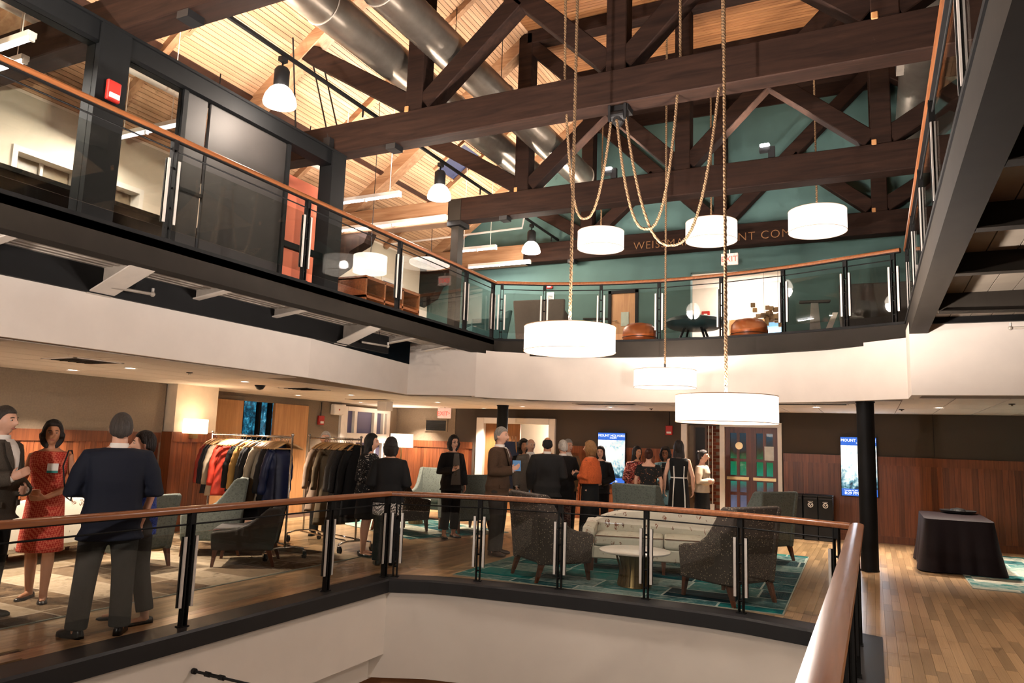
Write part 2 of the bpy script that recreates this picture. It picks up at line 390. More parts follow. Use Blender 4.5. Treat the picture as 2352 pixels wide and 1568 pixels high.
wainscot(wb, -10.95, -8.75, YB, -1, 0); wainscot(wb, -6.45, -3.66, YB, -1, 0); wainscot(wb, -1.62, 3.4, YB, -1, 0)
for xx in (1.02,): MB().box((xx - .004, YB - .006, 1.62), (xx + .004, YB, 2.4)).build('panel_joint', m_black, wb)
tag(MB().box((6.0, -2, 0), (6.2, 16, 9.4)).build('wall_right', m_wains), 'brown side wall beyond the frame', 'wall', kind='structure')

# columns
for k, (cx_, cy_, lab) in enumerate(((-7.0, 13.9, 'slim black steel column among the far guests'), (-.085, 11.93, 'black steel column standing before the lit screen by the rail'))):
    c = E('column', (cx_, cy_, 0), label=lab, cat='column', kind='structure')
    MB().lathe([(.118, 0), (.118, ZC)], n=24).build('shaft', m_steel, c, smooth=False, auto=40)
    MB().lathe([(.123, 0), (.123, .02)], n=24).build('base_ring', m_steel, c); MB().lathe([(.13, ZC - .02), (.13, ZC)], n=24).build('cap_ring', m_steel, c)

# downlights, ceiling vents
dl = [(-9.62, 6.24), (-8.36, 6.16), (-8.41, 8.1), (-10.04, 11.05), (-8.63, 10.89), (-10.18, 13.2), (-10.16, 15.22), (-8.05, 12.98), (-8.18, 15.24), (-6.73, 14.31), (-4.71, 14.13), (-2.5, 13.9), (-.84, 13.49), (.95, 13.32), (3.2, 13.4), (-8.4, 3.9)]
dlab = {0: 'first downlight above the red-dress group', 1: 'downlight by the ceiling air vent', 2: 'downlight over the dark armchair', 3: 'downlight above the coat hangers', 4: 'downlight beyond the coat rack end', 5: 'downlight before the tall white window', 6: 'downlight above the corner floor lamp', 7: 'downlight just left of the lower exit sign', 8: 'downlight beyond the lower exit sign', 9: 'downlight next to the far black column', 10: 'downlight above the orange-shawl guest', 11: 'downlight behind the lowest drum pendant', 12: 'downlight inside the framed ceiling vent', 13: 'downlight above the draped table', 14: 'downlight past the draped table', 15: 'downlight nearest the camera side'}
for k, (x, y) in enumerate(dl):
    r = E('ceiling_downlight', (x, y, ZC), label='round recessed ' + dlab[k], cat='downlight', group='recessed downlights')
    MB().lathe([(.058, .004), (.075, -.006), (.08, 0)], n=20, caps=False).build('trim_ring', m_white, r)
    MB().lathe([(.0, -.001), (.06, -.001)], n=20, caps=False).build('lens', m_em_lamp, r)
    light('downlight_lamp', 'SPOT', (x, y, ZC - .03), 290, WARM, .05, (x, y, 0), 104, .7, r)
vents = [(-8.11, 5.37, .6, .6, 'square ceiling air vent above the red-dress group'), (-8.48, 9.48, .6, .6, 'ceiling air vent above the coat rack'), (-4.47, 13.11, 1.2, .3, 'slot air vent in the ceiling over the standing guests'), (-.92, 12.62, 1.2, .3, 'slot air vent in the ceiling beside the black column'), (-9.2, 12.2, 1.0, .3, 'slot air vent before the lower exit sign')]
for x, y, w, d, lab in vents:
    r = E('ceiling_vent', (x, y, ZC), label=lab, cat='vent', group='ceiling air vents')
    b = MB(); 
    for x0, x1, y0, y1 in ((-w/2, w/2, -d/2, -d/2+.03), (-w/2, w/2, d/2-.03, d/2), (-w/2, -w/2+.03, -d/2, d/2), (w/2-.03, w/2, -d/2, d/2)): b.box((x0, y0, -.008), (x1, y1, -.001))
    b.build('frame', m_tile, r); MB().box((-w/2+.03, -d/2+.03, -.002), (w/2-.03, d/2-.03, -.0012)).build('backing', m_black, r)
    for k in range(5): MB().cbox((0, -d/2 + d * (k + 1) / 6, -.005), (w - .07, .012, .006), rx=.5).build('slat', m_steel2, r)

cd_ = E('ceiling_camera', (-8.75, 8.75, ZC), label='small black camera dome on the low ceiling', cat='camera'); MB().lathe([(.075, 0), (.075, -.02), (.05, -.06), (.01, -.075)], n=20).build('dome', m_black, cd_, smooth=True); MB().lathe([(.085, 0), (.085, -.012)], n=20).build('base_ring', m_steel, cd_)
for k, (x, y, l) in enumerate(((-8.0, 6.75, 'above the dark armchair'), (-4.0, 14.6, 'above the far guests'), (.45, 13.9, 'right of the black column'), (1.75, 12.2, 'over the draped table end'))):
    q = E('ceiling_sprinkler', (x, y, ZC), label='small flat ceiling sprinkler plate ' + l, cat='sprinkler', group='ceiling sprinkler plates'); MB().lathe([(.04, 0), (.04, -.008), (.02, -.012)], n=16).build('plate', m_steel2, q); MB().lathe([(.012, -.01), (.012, -.03), (.02, -.032)], n=10).build('head', m_metal0, q)
# ================================================================== guard railings
def post_parts(root, p, t, z0, ztop, near=True):
    """a double flat-bar post with spacers; p plan point, t unit tangent of the run"""
    t = Vector((t[0], t[1], 0)).normalized(); nrm = Vector((-t.y, t.x, 0)); p = Vector((p[0], p[1], 0)); ang = math.atan2(t.y, t.x)
    post = MB()
    for k in (-1, 1): post.cbox(p + t * .022 * k + Vector((0, 0, (z0 + ztop) / 2)), (.010, .055, ztop - z0), ang)
    for z in [z0 + .12 + i * (ztop - z0 - .2) / 4 for i in range(5)]: post.tube([p + t * -.03 + Vector((0, 0, z)), p + t * .03 + Vector((0, 0, z))], .011, 6)
    post.cbox(p + Vector((0, 0, ztop - .05)), (.035, .05, .1), ang); post.cbox(p + Vector((0, 0, z0 + .004)), (.09, .07, .008), ang)
    o = post.build('post', m_steel, root, True)
    for k in (-1, 1):
        a = p + t * .058 * k
        MB().cbox(a + nrm * -.018 + Vector((0, 0, (z0 + .16 + ztop - .2) / 2)), (.026, .012, ztop - z0 - .36), ang).build('clamp_strip', m_silver, o if False else root, True)
        MB().cbox(a + nrm * .012 + Vector((0, 0, (z0 + .16 + ztop - .2) / 2)), (.026, .016, ztop - z0 - .36), ang).build('clamp_back', m_black, root, True)
def railing(name, label, pts, posts, z0, ztop, wood=m_rail, round_=False, w=.075, group='wood-topped glass guard rails'):
    r = E(name, (posts[0][0], posts[0][1], z0), label=label, cat='railing', group=group)
    pts = [Vector((x, y, 0)) for x, y in pts]
    hw = w / 2; h = .055; hr = MB()
    sec = [(-hw, ztop - h), (-hw - .004, ztop - h * .5), (-hw, ztop - .012), (-hw * .5, ztop - .002), (0, ztop), (hw * .5, ztop - .002), (hw, ztop - .012), (hw + .004, ztop - h * .5), (hw, ztop - h)]
    hr.strip([(p.x, p.y) for p in pts], sec); hr.build('handrail', wood, r, True, auto=50)
    MB().strip([(p.x, p.y) for p in pts], [(-.02, ztop - h - .012), (-.02, ztop - h), (.02, ztop - h), (.02, ztop - h - .012)]).build('rail_plate', m_steel, r, True)
    n = len(posts)
    for i, p in enumerate(posts):
        a = posts[max(i - 1, 0)]; c = posts[min(i + 1, n - 1)]; post_parts(r, p, (c[0] - a[0], c[1] - a[1]), z0, ztop - h)
    for a, c in zip(posts, posts[1:]):
        A = Vector((a[0], a[1], 0)); B = Vector((c[0], c[1], 0)); t = (B - A).normalized()
        if (B - A).length < .3: continue
        MB().tube([A + t * .03 + Vector((0, 0, ztop - .155)), B - t * .03 + Vector((0, 0, ztop - .155))], .008, 6).build('rod', m_steel, r, True)
        MB().beam(A + t * .05 + Vector((0, 0, (z0 + .11 + ztop - .225) / 2)), B - t * .05 + Vector((0, 0, (z0 + .11 + ztop - .225) / 2)), .010, ztop - z0 - .335).build('glass_panel', m_glass, r, True)
    return r
LP = [(-5.27, -.7), (-5.27, 1.0), (-5.27, 2.8), (-5.27, 4.61), (-5.26, 6.42), (-5.245, 7.44)]
railing('guard_railing', 'lower guard rail beside the group in navy and red', [(-5.27, -1.5), (-5.27, 5.2), (-5.238, 7.475)], LP, .012, 1.01)
BP = [(-5.15, 7.53), (-4.22, 7.88), (-3.24, 8.01), (-2.25, 8.06), (-1.24, 7.97), (-.33, 7.67)]
railing('guard_railing', 'lower guard rail curving in front of the floral sofa', [(-5.235, 7.476), (-4.7, 7.72), (-4.22, 7.88), (-3.7, 7.96), (-3.24, 8.01), (-2.75, 8.045), (-2.25, 8.06), (-1.7, 8.03), (-1.24, 7.97), (-.7, 7.83), (-.2, 7.635)], BP, .012, 1.01)
railing('guard_railing', 'thick near handrail sweeping toward the viewer over the stairwell', [(-.155, 7.70), (-.155, 4.0), (-.165, 1.2)], [(-.155, 7.3), (-.155, 6.3), (-.155, 5.2), (-.155, 4.1), (-.155, 3.0), (-.16, 1.8)], .012, 1.01, w=.115)
UL = [(-6.03, y) for y in (-1, .8, 2.7, 4.67, 6.57, 8.51, 10.45, 11.42)]
railing('guard_railing', 'upper guard rail along the side gallery with offices', [(-6.03, -1.5), (-6.03, 11.5)], UL, ZG1, 4.5)
UB = [(-5.9, 11.52), (-5.21, 11.85), (-4.23, 12.1), (-3.22, 12.2), (-2.16, 12.1), (-1.18, 11.87), (-.29, 11.55), (.33, 11.32)]
railing('guard_railing', 'upper guard rail curving across the far balcony', [(-6.03, 11.5), (-5.6, 11.68), (-5.21, 11.85), (-4.7, 12.0), (-4.23, 12.1), (-3.7, 12.17), (-3.22, 12.2), (-2.7, 12.17), (-2.16, 12.1), (-1.65, 12.0), (-1.18, 11.87), (-.7, 11.71), (-.29, 11.55), (.42, 11.28)], UB, ZG1, 4.5)
UR = [(.5, y) for y in (11.15, 9.6, 8.0, 6.4, 4.4, 2.6, .9)]
railing('guard_railing', 'upper guard rail of the dark right gallery', [(.5, 11.28), (.5, -.5)], UR, ZG1, 4.5)

# ================================================================== galleries
g = E('floor_gallery', (0, 0, 0), label='steel-framed gallery floor running round the hall', cat='gallery', kind='structure')
ib = [(0, ZG0), (0, ZG0 + .012), (.09, ZG0 + .012), (.09, ZG1 - .012), (0, ZG1 - .012), (0, ZG1), (.2, ZG1), (.2, ZG1 - .012), (.11, ZG1 - .012), (.11, ZG0 + .012), (.2, ZG0 + .012), (.2, ZG0)]
plate = [(-.0, ZG0), (-.0, ZG1 - .035), (.012, ZG1 - .035), (.012, ZG0 + .012), (.2, ZG0 + .012), (.2, ZG0)]
for nm, path in (('girder_side', GIRD[:2]), ('girder_back', GIRD[1:11]), ('girder_right', GIRD[10:])):
    MB().strip(path, plate).build(nm, m_steel2, g); MB().strip(path, [(-.012, ZG1 - .035), (-.012, ZG1), (.05, ZG1), (.05, ZG1 - .035)]).build('edge_angle', m_steel, g)
m_deckpl = M('gallery_carpet', '#54453a', .95); m_metal = M('zinc_deck', '#a89c8e', .5, .1, var=.1)
MB().box((-10.2, -2, 3.34), (-6.0, 15.8, ZG1 - .005)).build('slab_side', m_deckpl, g); MB().box((.47, -2, 3.36), (6, 15.8, ZG1 - .005)).build('slab_right', m_deckpl, g)
b = MB()
for (x0, y0), (x1, y1) in zip(GIRD[1:], GIRD[2:11]): b.rings([[(x0, y0 + .02, 3.34), (x0, y0 + .02, 3.445), (x0, 15.8, 3.445), (x0, 15.8, 3.34)], [(x1, y1 + .02, 3.34), (x1, y1 + .02, 3.445), (x1, 15.8, 3.445), (x1, 15.8, 3.34)]])
b.build('slab_back', m_deckpl, g)
# ribbed metal deck seen from below, side gallery
poly = []; xx = -6.72
while xx < -6.05: poly += [(xx, 3.195), (xx + .05, 3.195), (xx + .06, 3.225), (xx + .09, 3.225)]; xx += .1
poly = poly + [(-6.05, 3.24), (-6.72, 3.24)]
MB().rings([[(x, -1, z) for x, z in poly], [(x, 11.3, z) for x, z in poly]]).build('ribbed_deck', m_metal, g)
MB().box((-6.76, -1, 2.93), (-6.70, 9.3, 3.19)).build('ledger', m_steel, g)
m_whitebeam = M('pale_painted_beam', '#d9cdbf', .55, var=.04)
def ibeam(y, xa, xb, za, zb, ztop, w, name, mt, wt=None):
    """i-beam across x with a bottom flange sloping from za at xa to zb at xb"""
    b = MB(); b.rings([[(xa, y - w/2, za), (xa, y + w/2, za), (xa, y + w/2, za + .014), (xa, y - w/2, za + .014)], [(xb, y - w/2, zb), (xb, y + w/2, zb), (xb, y + w/2, zb + .014), (xb, y - w/2, zb + .014)]]); b.build('flange', mt, g)
    MB().rings([[(xa, y - .006, za + .014), (xa, y + .006, za + .014), (xa, y + .006, ztop), (xa, y - .006, ztop)], [(xb, y - .006, zb + .014), (xb, y + .006, zb + .014), (xb, y + .006, ztop), (xb, y - .006, ztop)]]).build(name, wt or m_steel2, g)
for y in (.9, 4.55, 8.2): ibeam(y, -6.75, -6.1, 2.92, 3.165, 3.21, .26, 'cantilever_bracket', m_whitebeam, m_metal)
for y in (2.2, 3.4, 5.65, 6.85, 9.3, 10.3): ibeam(y, -6.75, -6.1, 3.08, 3.165, 3.21, .09, 'joist', m_whitebeam, m_metal)
# right gallery underside
for y in (8.75, 7.0, 5.62, 4.35, 3.05, 1.7): ibeam(y, .66, 6, 3.13 if y > 8 else 3.15, 3.02 if y > 8 else 3.15, 3.36, .11, 'joist', m_steel2)
dp = MB().box((-.103, -1, 0), (.103, 11.28, .02)).mesh('deck_panel'); dp.materials.append(M('bronze_deck_panel', '#8d8172', .5, .2, var=.06, scale=6))
for k in range(22): inst(dp, 'deck_panel', (.78 + .215 * k, 0, 3.335), g)
MB().box((.5, 10.26, 3.26), (6, 10.33, 3.36)).build('ledger', m_steel, g)
for k, (x, y) in enumerate(((2.6, 7.4), (2.9, 4.6), (2.4, 2.0))):  # unseen downlights, added to brighten the floor on the right
    r = E('added_downlight', (x, y, 3.3), label=['added unseen downlight under the right gallery, farthest', 'added unseen downlight under the middle of the right gallery', 'added unseen downlight under the near end of the right gallery'][k], cat='downlight', group='unseen downlights added under the right gallery')
    MB().lathe([(.06, -.16), (.075, -.16), (.075, 0.03), (.06, .03)], n=20).build('housing', m_white, r); MB().lathe([(.001, -.15), (.06, -.15)], n=20, caps=False).build('lens', m_em_lamp, r); light('added_fill_lamp', 'SPOT', (x, y, 3.12), 150, WARM, .06, (x - .6, y, 0), 130, .7, r)
# sprinkler drops
for x, y, z, ln, ax, lab in ((-6.5, 4.95, 3.0, .5, 1, 'grey sprinkler pipe hung under the side gallery'), (-6.5, 9.0, 3.0, .5, 1, 'sprinkler pipe under the far end of the side gallery'), (1.45, 9.9, 3.12, 1.6, 0, 'dark sprinkler pipe under the right gallery')):
    s = E('sprinkler_pipe', (x, y, z), label=lab, cat='pipe', group='sprinkler pipes')
    a = Vector((x, y, z)); e = a + (Vector((ln, 0, 0)) if ax == 0 else Vector((-.1, -ln, 0)))
    MB().tube([a, e], .016, 8).build('pipe', m_metal, s, True, smooth=True); MB().tube([a, a + Vector((0, 0, .06))], .013, 8).build('head', m_silver, s, True); MB().sphere(a, .026, 10, 8).build('elbow', m_metal, s, True)
    mid = a.lerp(e, .35); MB().tube([mid, mid + Vector((0, 0, 3.34 - z))], .005, 6).build('hanger_rod', m_steel, s, True)

# ================================================================== upper walls and roof
m_teal = M('teal_plaster', '#46605b', .85, var=.08, scale=2)
m_upwhite = M('upper_cream_wall', '#e3d6c2', .85, var=.04, scale=3)
XW = -10.2; YT = 15.72
w = E('wall_upper_left', (0, 0, 0), label='cream upper wall with deep small windows', cat='wall', kind='structure')
b = MB(); wins = [(5.45, 6.42), (6.58, 7.42), (12.9, 13.5), (13.7, 14.6)]
cuts = [-2] + [c for p in wins for c in p] + [15.8]
for i in range(0, len(cuts), 2): b.box((XW - .25, cuts[i], ZG1), (XW, cuts[i + 1], 6.4))
for a, c in wins: b.box((XW - .25, a, ZG1), (XW, c, 4.35)); b.box((XW - .25, a, 5.36), (XW, c, 6.4))
b.build('plaster', m_upwhite, w)
m_night = EM('dusk_glass', '#3f7fc4', .35, '#10263c')
for k, (a, c) in enumerate(wins):
    wn = E('window_%d' % (k + 1), (XW, (a + c) / 2, 4.35), label=['deep cream window behind the office glass', 'smaller deep cream window behind the office glass', 'narrow upper window behind the hanging drum lamp', 'upper window nearest the far corner'][k], cat='window', kind='structure')
    for z0, z1, y0, y1 in ((4.35, 4.43, a, c), (5.28, 5.36, a, c), (4.43, 5.28, a, a + .07), (4.43, 5.28, c - .07, c)): MB().box((XW - .2, y0, z0), (XW + .02, y1, z1)).build('window_frame', m_white, wn, True)
    MB().box((XW - .2, (a + c) / 2 - .02, 4.43), (XW - .14, (a + c) / 2 + .02, 5.28)).build('mullion', m_white, wn, True)
    MB().box((XW - .19, a + .07, 4.43), (XW - .18, c - .07, 5.28)).build('pane', m_night if k > 1 else M('dim_pane', '#8a7a62', .3), wn, True)
wt = E('wall_upper_back', (0, 0, 0), label='teal upper wall above the far balcony', cat='wall', kind='structure')
b = MB()
for x0, x1, z0, z1 in ((-10.2, -5.32, ZG1, 9.4), (-5.32, -4.62, 5.12, 9.4), (-4.62, -3.46, ZG1, 9.4), (-3.46, -1.6, 5.42, 9.4), (-1.6, 6, ZG1, 9.4)): b.box((x0, YT, z0), (x1, YT + .2, z1))
b.build('plaster', m_teal, wt)
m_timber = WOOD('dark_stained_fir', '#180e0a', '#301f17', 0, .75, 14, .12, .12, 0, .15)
m_timberO = WOOD('lit_honey_fir', '#8a6244', '#b58f6c', 0, .5, 14, .12, .35, 0, .08)
m_board = WOOD('fir_ceiling_board', '#a67f5d', '#cfa987', 1, .5, 16, .18, .35, 0, .04)
MB().box((-5.8, YT - .05, 8.95), (.4, YT, 9.3)).build('crown_board', m_timber, wt)
# white room beyond the far opening
rm = E('wall_beyond', (0, 0, 0), label='white lit room beyond the balcony opening', cat='room', kind='structure')
b = MB(); Y2 = 18.2
b.box((-4.6, YT + .2, ZG1), (-4.5, Y2, 6)); b.box((.2, YT + .2, ZG1), (.3, Y2, 6)); b.box((-4.6, YT + .2, 5.9), (.3, Y2, 6)); b.box((-4.6, YT + .2, 3.3), (.3, Y2, ZG1 - .01))
for x0, x1, z0, z1 in ((-4.6, -3.05, ZG1, 5.9), (-3.05, -1.5, 4.75, 5.9), (-3.05, -1.5, ZG1, 4.05), (-1.5, .3, ZG1, 5.9)): b.box((x0, Y2, z0), (x1, Y2 + .2, z1))
b.build('plaster', m_wall, rm)
light('beyond_lamp', 'AREA', (-2.4, 17.0, 5.85), 90, NEUT, 1.6, (-2.4, 17.0, 0), sizey=1.2)
wn = E('window_5', (-2.3, Y2, 4.05), label='wood-framed window glowing blue in the white room', cat='window', kind='structure')
for x0, x1, z0, z1 in ((-3.05, -1.5, 4.05, 4.13), (-3.05, -1.5, 4.67, 4.75), (-3.05, -2.96, 4.13, 4.67), (-1.6, -1.5, 4.13, 4.67), (-2.32, -2.26, 4.13, 4.67)): MB().box((x0, Y2 - .06, z0), (x1, Y2 + .1, z1)).build('window_frame', m_door, wn, True)
for x0, x1 in ((-2.96, -2.32), (-2.26, -1.6)): MB().box((x0, Y2 + .04, 4.13), (x1, Y2 + .05, 4.67)).build('pane', EM('dusk_window', '#7fb2e6', .9), wn, True)
for x0, x1, z0, z1 in ((-3.52, -3.46, ZG1, 5.42), (-1.6, -1.54, ZG1, 5.42), (-3.52, -1.54, 5.42, 5.48)): pass
# door in the teal wall
d = E('door_1', (-5.0, YT, ZG1), label='birch door with pale notice in the teal wall', cat='door', kind='structure')
MB().box((-5.32, YT - .02, ZG1), (-5.25, YT + .1, 5.12)).build('jamb', m_steel, d, True); MB().box((-4.69, YT - .02, ZG1), (-4.62, YT + .1, 5.12)).build('jamb', m_steel, d, True); MB().box((-5.32, YT - .02, 5.05), (-4.62, YT + .1, 5.12)).build('head_jamb', m_steel, d, True)
MB().box((-5.25, YT + .02, ZG1), (-4.69, YT + .06, 5.05)).build('door_leaf', m_door, d, True); MB().box((-5.02, YT + .005, 4.3), (-4.84, YT + .02, 4.62)).build('notice', M('pale_notice', '#a9b3a5', .6), d, True)
MB().tube([(-5.2, YT - .03, 4.42), (-5.1, YT - .03, 4.42)], .012, 8).build('door_handle', m_chrome, d, True)

# ---- roof: two slopes and a flat middle, boarded
rf = E('ceiling_roof', (0, 0, 0), label='fir-boarded timber roof over the hall', cat='ceiling', kind='structure')
SL = .74; XS0, ZS0 = -10.25, 6.10; XF = -5.72; ZF = ZS0 + SL * (XF - XS0); XM = -2.75
ZF2 = ZF + .0
def slope_pt(x): return ZS0 + SL * (x - XS0)
ang = math.atan(SL); slen = (XF - XS0) / math.cos(ang); bw = slen / 76
T = [4.81, 8.38, 11.98, 15.45]
bays = [(1.2, 4.81), (4.81, 8.38), (8.38, 11.98), (11.98, 15.75)]
bm_ = MB().box((-bw / 2 + .004, -.5, 0), (bw / 2 - .004, .5, .018)).mesh('ceiling_board'); bm_.materials.append(m_board)
cnt = 0
for y0, y1 in bays:
    for k in range(76):
        s = (k + .5) * bw; x = XS0 + s * math.cos(ang); z = ZS0 + s * math.sin(ang)
        if y0 < 2 and x > -7.2: continue
        inst(bm_, 'ceiling_board', (x, (y0 + y1) / 2, z), rf, (0, -ang, 0), (1, y1 - y0 - .006, 1)); cnt += 1
b = MB(); b.rings([[(XS0 - .1, y, slope_pt(XS0) - .03), (XF, y, ZF + .035), (XF, y, ZF + .12), (XS0 - .1, y, slope_pt(XS0) + .05)] for y in (-1, 15.9)]); b.build('roof_deck', m_doorwood, rf)
b = MB(); x1 = 2 * XM - XS0; xf = 2 * XM - XF; b.rings([[(x1 + .1, y, ZS0 - .03), (xf, y, ZF + .035), (xf, y, ZF + .12), (x1 + .1, y, ZS0 + .05)] for y in (-1, 15.9)]); b.build('roof_deck', m_doorwood, rf)
b = MB()
for k in range(76):
    s = (k + .5) * bw; b.cbox((2 * XM - (XS0 + s * math.cos(ang)), 8, ZS0 + s * math.sin(ang) + .01), (bw - .008, 15.6, .018), ry=ang)
tag(b.build('slope_boards_far_side', m_board, rf), kind='stuff')
MB().box((XF - .1, -1, ZF + .03), (xf + .1, 15.9, ZF + .12)).build('flat_deck', m_doorwood, rf)
m_boardX = WOOD('fir_ceiling_board_cross', '#75492a', '#a07046', 0, .5, 16, .2, .35, 0, .04)
b = MB(); y = 3.0
while y < 15.75: b.box((XF, y + .004, ZF), (xf, y + .081, ZF + .02)); y += .085
tag(b.build('flat_boards', m_boardX, rf), kind='stuff')
for yy in (6.6, 10.18, 13.8): MB().box((XF, yy - .1, ZF - .16), (xf, yy + .1, ZF)).build('cross_timber', m_timber, rf)
m_seam = M('dark_seam_strip', '#3a2114', .6)
for x in (-8.95, -7.35): 
    z = slope_pt(x); MB().cbox((x, 7.5, z - .02), (.09, 16, .035), ry=-ang).build('seam_strip', m_seam, rf)
# ---- trusses
def truss(y, label, k):
    r = E('roof_truss', (XM, y, 5.83), label=label, cat='truss', group='timber roof trusses')
    w = .3; hb = .45; zc = 5.83 + hb / 2; zt = 6.28
    bw2 = lambda p, q, ww, hh, nm, mt=m_timber: MB().beam((p[0], y, p[1]), (q[0], y, q[1]), ww, hh).build(nm, mt, r, True, bevel=.012)
    bw2((-10.2, zc), (4.7, zc), w, hb, 'bottom_chord')
    bw2((-10.0, zc), (-7.3, zc), w + .01, hb + .01, 'chord_end', m_timberO) if k in (2, 3) else None  # lighter shell paints the tube light's brightness onto the chord end
    for s in (-1, 1):
        qx = XM + s * 3.0
        bw2((qx, zt), (qx, ZF - .05), .28, .28, 'queen_post')
        top = (XM + s * 2.9, ZF - .28); bw2(top, (XM + s * .1, zt + .12), .24, .26, 'long_brace')
        bw2((XM + s * 2.85, zt + .1), (XM + s * 1.42, 7.62), .24, .26, 'short_brace')
        bw2((XM + s * 3.1, zt + .12), (XM + s * 5.15, 7.66), .24, .28, 'outer_strut')
        bw2((XM + s * 7.42, slope_pt(XS0) - .05), (XM + s * 3.0, ZF - .12), .26, .3, 'rafter', m_timberO if s < 0 else m_timber)  # left rafter's lighter tone has the slope's light in its colour
        MB().cbox((qx - .1, y - .16, zt + .02), (.07, .02, .09)).build('peg_end', m_door, r, True, bevel=.01)
    bw2((XM, zt), (XM, ZF - .05), .26, .26, 'king_post'); bw2((XF, ZF - .14), (2 * XM - XF, ZF - .14), .28, .26, 'top_chord')
    return r
tl = ['dark timber truss nearest the camera at upper left', 'dark timber truss spanning above the hanging ropes', 'middle dark timber truss with two bright floodlights', 'far timber truss lettered with carved capitals']
TR = [truss(T[k], tl[k], k) for k in range(4)]
for k in (0, 1, 2):   # intermediate rafters, lighter, on the lit slope
    ym = T[k] + 1.79
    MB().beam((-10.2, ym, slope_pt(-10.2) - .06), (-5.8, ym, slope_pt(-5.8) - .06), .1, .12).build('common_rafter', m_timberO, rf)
# ================================================================== ducts, rods, ceiling services
def corrug(r, n, L, c):
    pr = []
    for i in range(n + 1): z = L * i / n; pr.append((r, z)); pr.append((r + .006, z + L / n * .5))
    return pr
m_duct = M('galvanised_spiral_duct', '#9b9184', .32, .85, var=.12, scale=6)
def duct(x, z, y0, y1, r, label, regs=()):
    d = E('air_duct', (x, y0, z), label=label, cat='duct', group='spiral air ducts')
    n = int((y1 - y0) / .1); rs = []
    for i in range(n * 2 + 1):
        rr = r + (.005 if i % 2 else 0); y = y0 + (y1 - y0) * i / (n * 2)
        rs.append([(x + rr * math.cos(2 * PI * j / 32), y, z + rr * math.sin(2 * PI * j / 32)) for j in range(32)])
    MB().rings(rs).build('pipe', m_duct, d, True, auto=50)
    MB().tube([(x, y1 - .05, z), (x, y1 + .01, z)], r + .012, 32).build('end_cap', m_metal, d, True)
    for yy in regs:
        MB().box((x - r - .05, yy - .2, z - .16), (x - r + .06, yy + .2, z + .16)).build('outlet_box', m_metal, d, True); MB().box((x - r - .056, yy - .17, z - .13), (x - r - .05, yy + .17, z + .13)).build('outlet_grille', m_black, d, True)
    for yy in (y0 + 2, y0 + 5.3, y0 + 8.6): MB().tube([(x, yy, z + r), (x, yy, 9.3)], .006, 6).build('hanger', m_steel, d, True); MB().tube([(x + (r + .008) * math.cos(a), yy, z + (r + .008) * math.sin(a)) for a in [2 * PI * j / 24 for j in range(24)]], .012, 5, closed=True).build('strap', m_metal, d, True)
    return d
duct(-6.25, 7.18, 1.5, 13.6, .27, 'silver spiral duct, lower of the pair under the lit slope', (12.6,))
duct(-5.33, 7.2, 1.5, 13.9, .26, 'silver spiral duct, second of the pair, nearer mid roof', (9.0,))
duct(.80, 7.15, 1.5, 14.2, .30, 'silver spiral duct behind the right gallery rail', (11.0,))
rod = E('lighting_rod', (-6.55, 1, 6.4), label='long black rod carrying the dome work lights', cat='rod')
MB().tube([(-6.55, 1.0, 6.4), (-6.55, 15.6, 6.4)], .03, 8).build('bar', m_steel, rod, True)
for k, y in enumerate(T): MB().tube([(-6.55, y - .25, 6.4), (-6.55, y - .25, 6.26)], .014, 6).build('rod_stub', m_steel, TR[k], True); MB().cbox((-6.1, y - .05, 5.79), (.16, .2, .08)).build('conduit_bracket', m_black, TR[k], True)
m_dome = EM('frosted_dome_glow', '#fff0e0', 5.0)
def dome(y, label):
    d = E('dome_light', (-6.55, y, 5.72), label=label, cat='work light', group='black-topped dome work lights')
    MB().lathe([(.20, 0), (.205, .03), (.185, .11), (.14, .19), (.09, .235)], n=28, caps=True).build('glass_dome', m_dome, d, smooth=True)
    MB().lathe([(.085, .235), (.095, .25), (.095, .45), (.07, .49), (.03, .5)], n=20).build('ballast_housing', m_black, d, auto=40)
    MB().tube([(0, 0, .5), (0, 0, .66)], .012, 6).build('hook', m_steel, d); MB().cbox((0, 0, .6), (.07, .1, .06)).build('clamp', m_black, d)
    light('dome_lamp', 'POINT', (-6.55, y, 5.66), 170, WARM, .18, parent=d); light('dome_uplight', 'SPOT', (-6.75, y, 6.32), 330, WARM, .1, (-7.9, y, 9), 150, .7, parent=d)
for y, l in ((2.9, 'dome work light over the first office bay'), (6.5, 'dome work light glowing over the dark office panel'), (10.3, 'dome work light in the middle bay of the lit slope'), (14.1, 'small-looking dome work light before the teal wall')): dome(y, l)
# tie rods on the slope
tk = E('hanger_rods', (-7.2, 8.2, 6.2), label='thin black hanger rods dropping to the office frame corner', cat='rods', )
for a, c in (((-7.8, 8.36, 7.5), (-7.2, 8.22, 5.95)), ((-7.55, 8.3, 7.45), (-7.1, 8.3, 6.1)), ((-7.6, 7.7, 7.5), (-7.3, 7.6, 5.9))): MB().tube([a, c], .012, 6).build('rod', m_black, tk, True)
MB().cbox((-7.18, 8.16, 5.95), (.12, .1, .18)).build('anchor', m_black, tk, True)

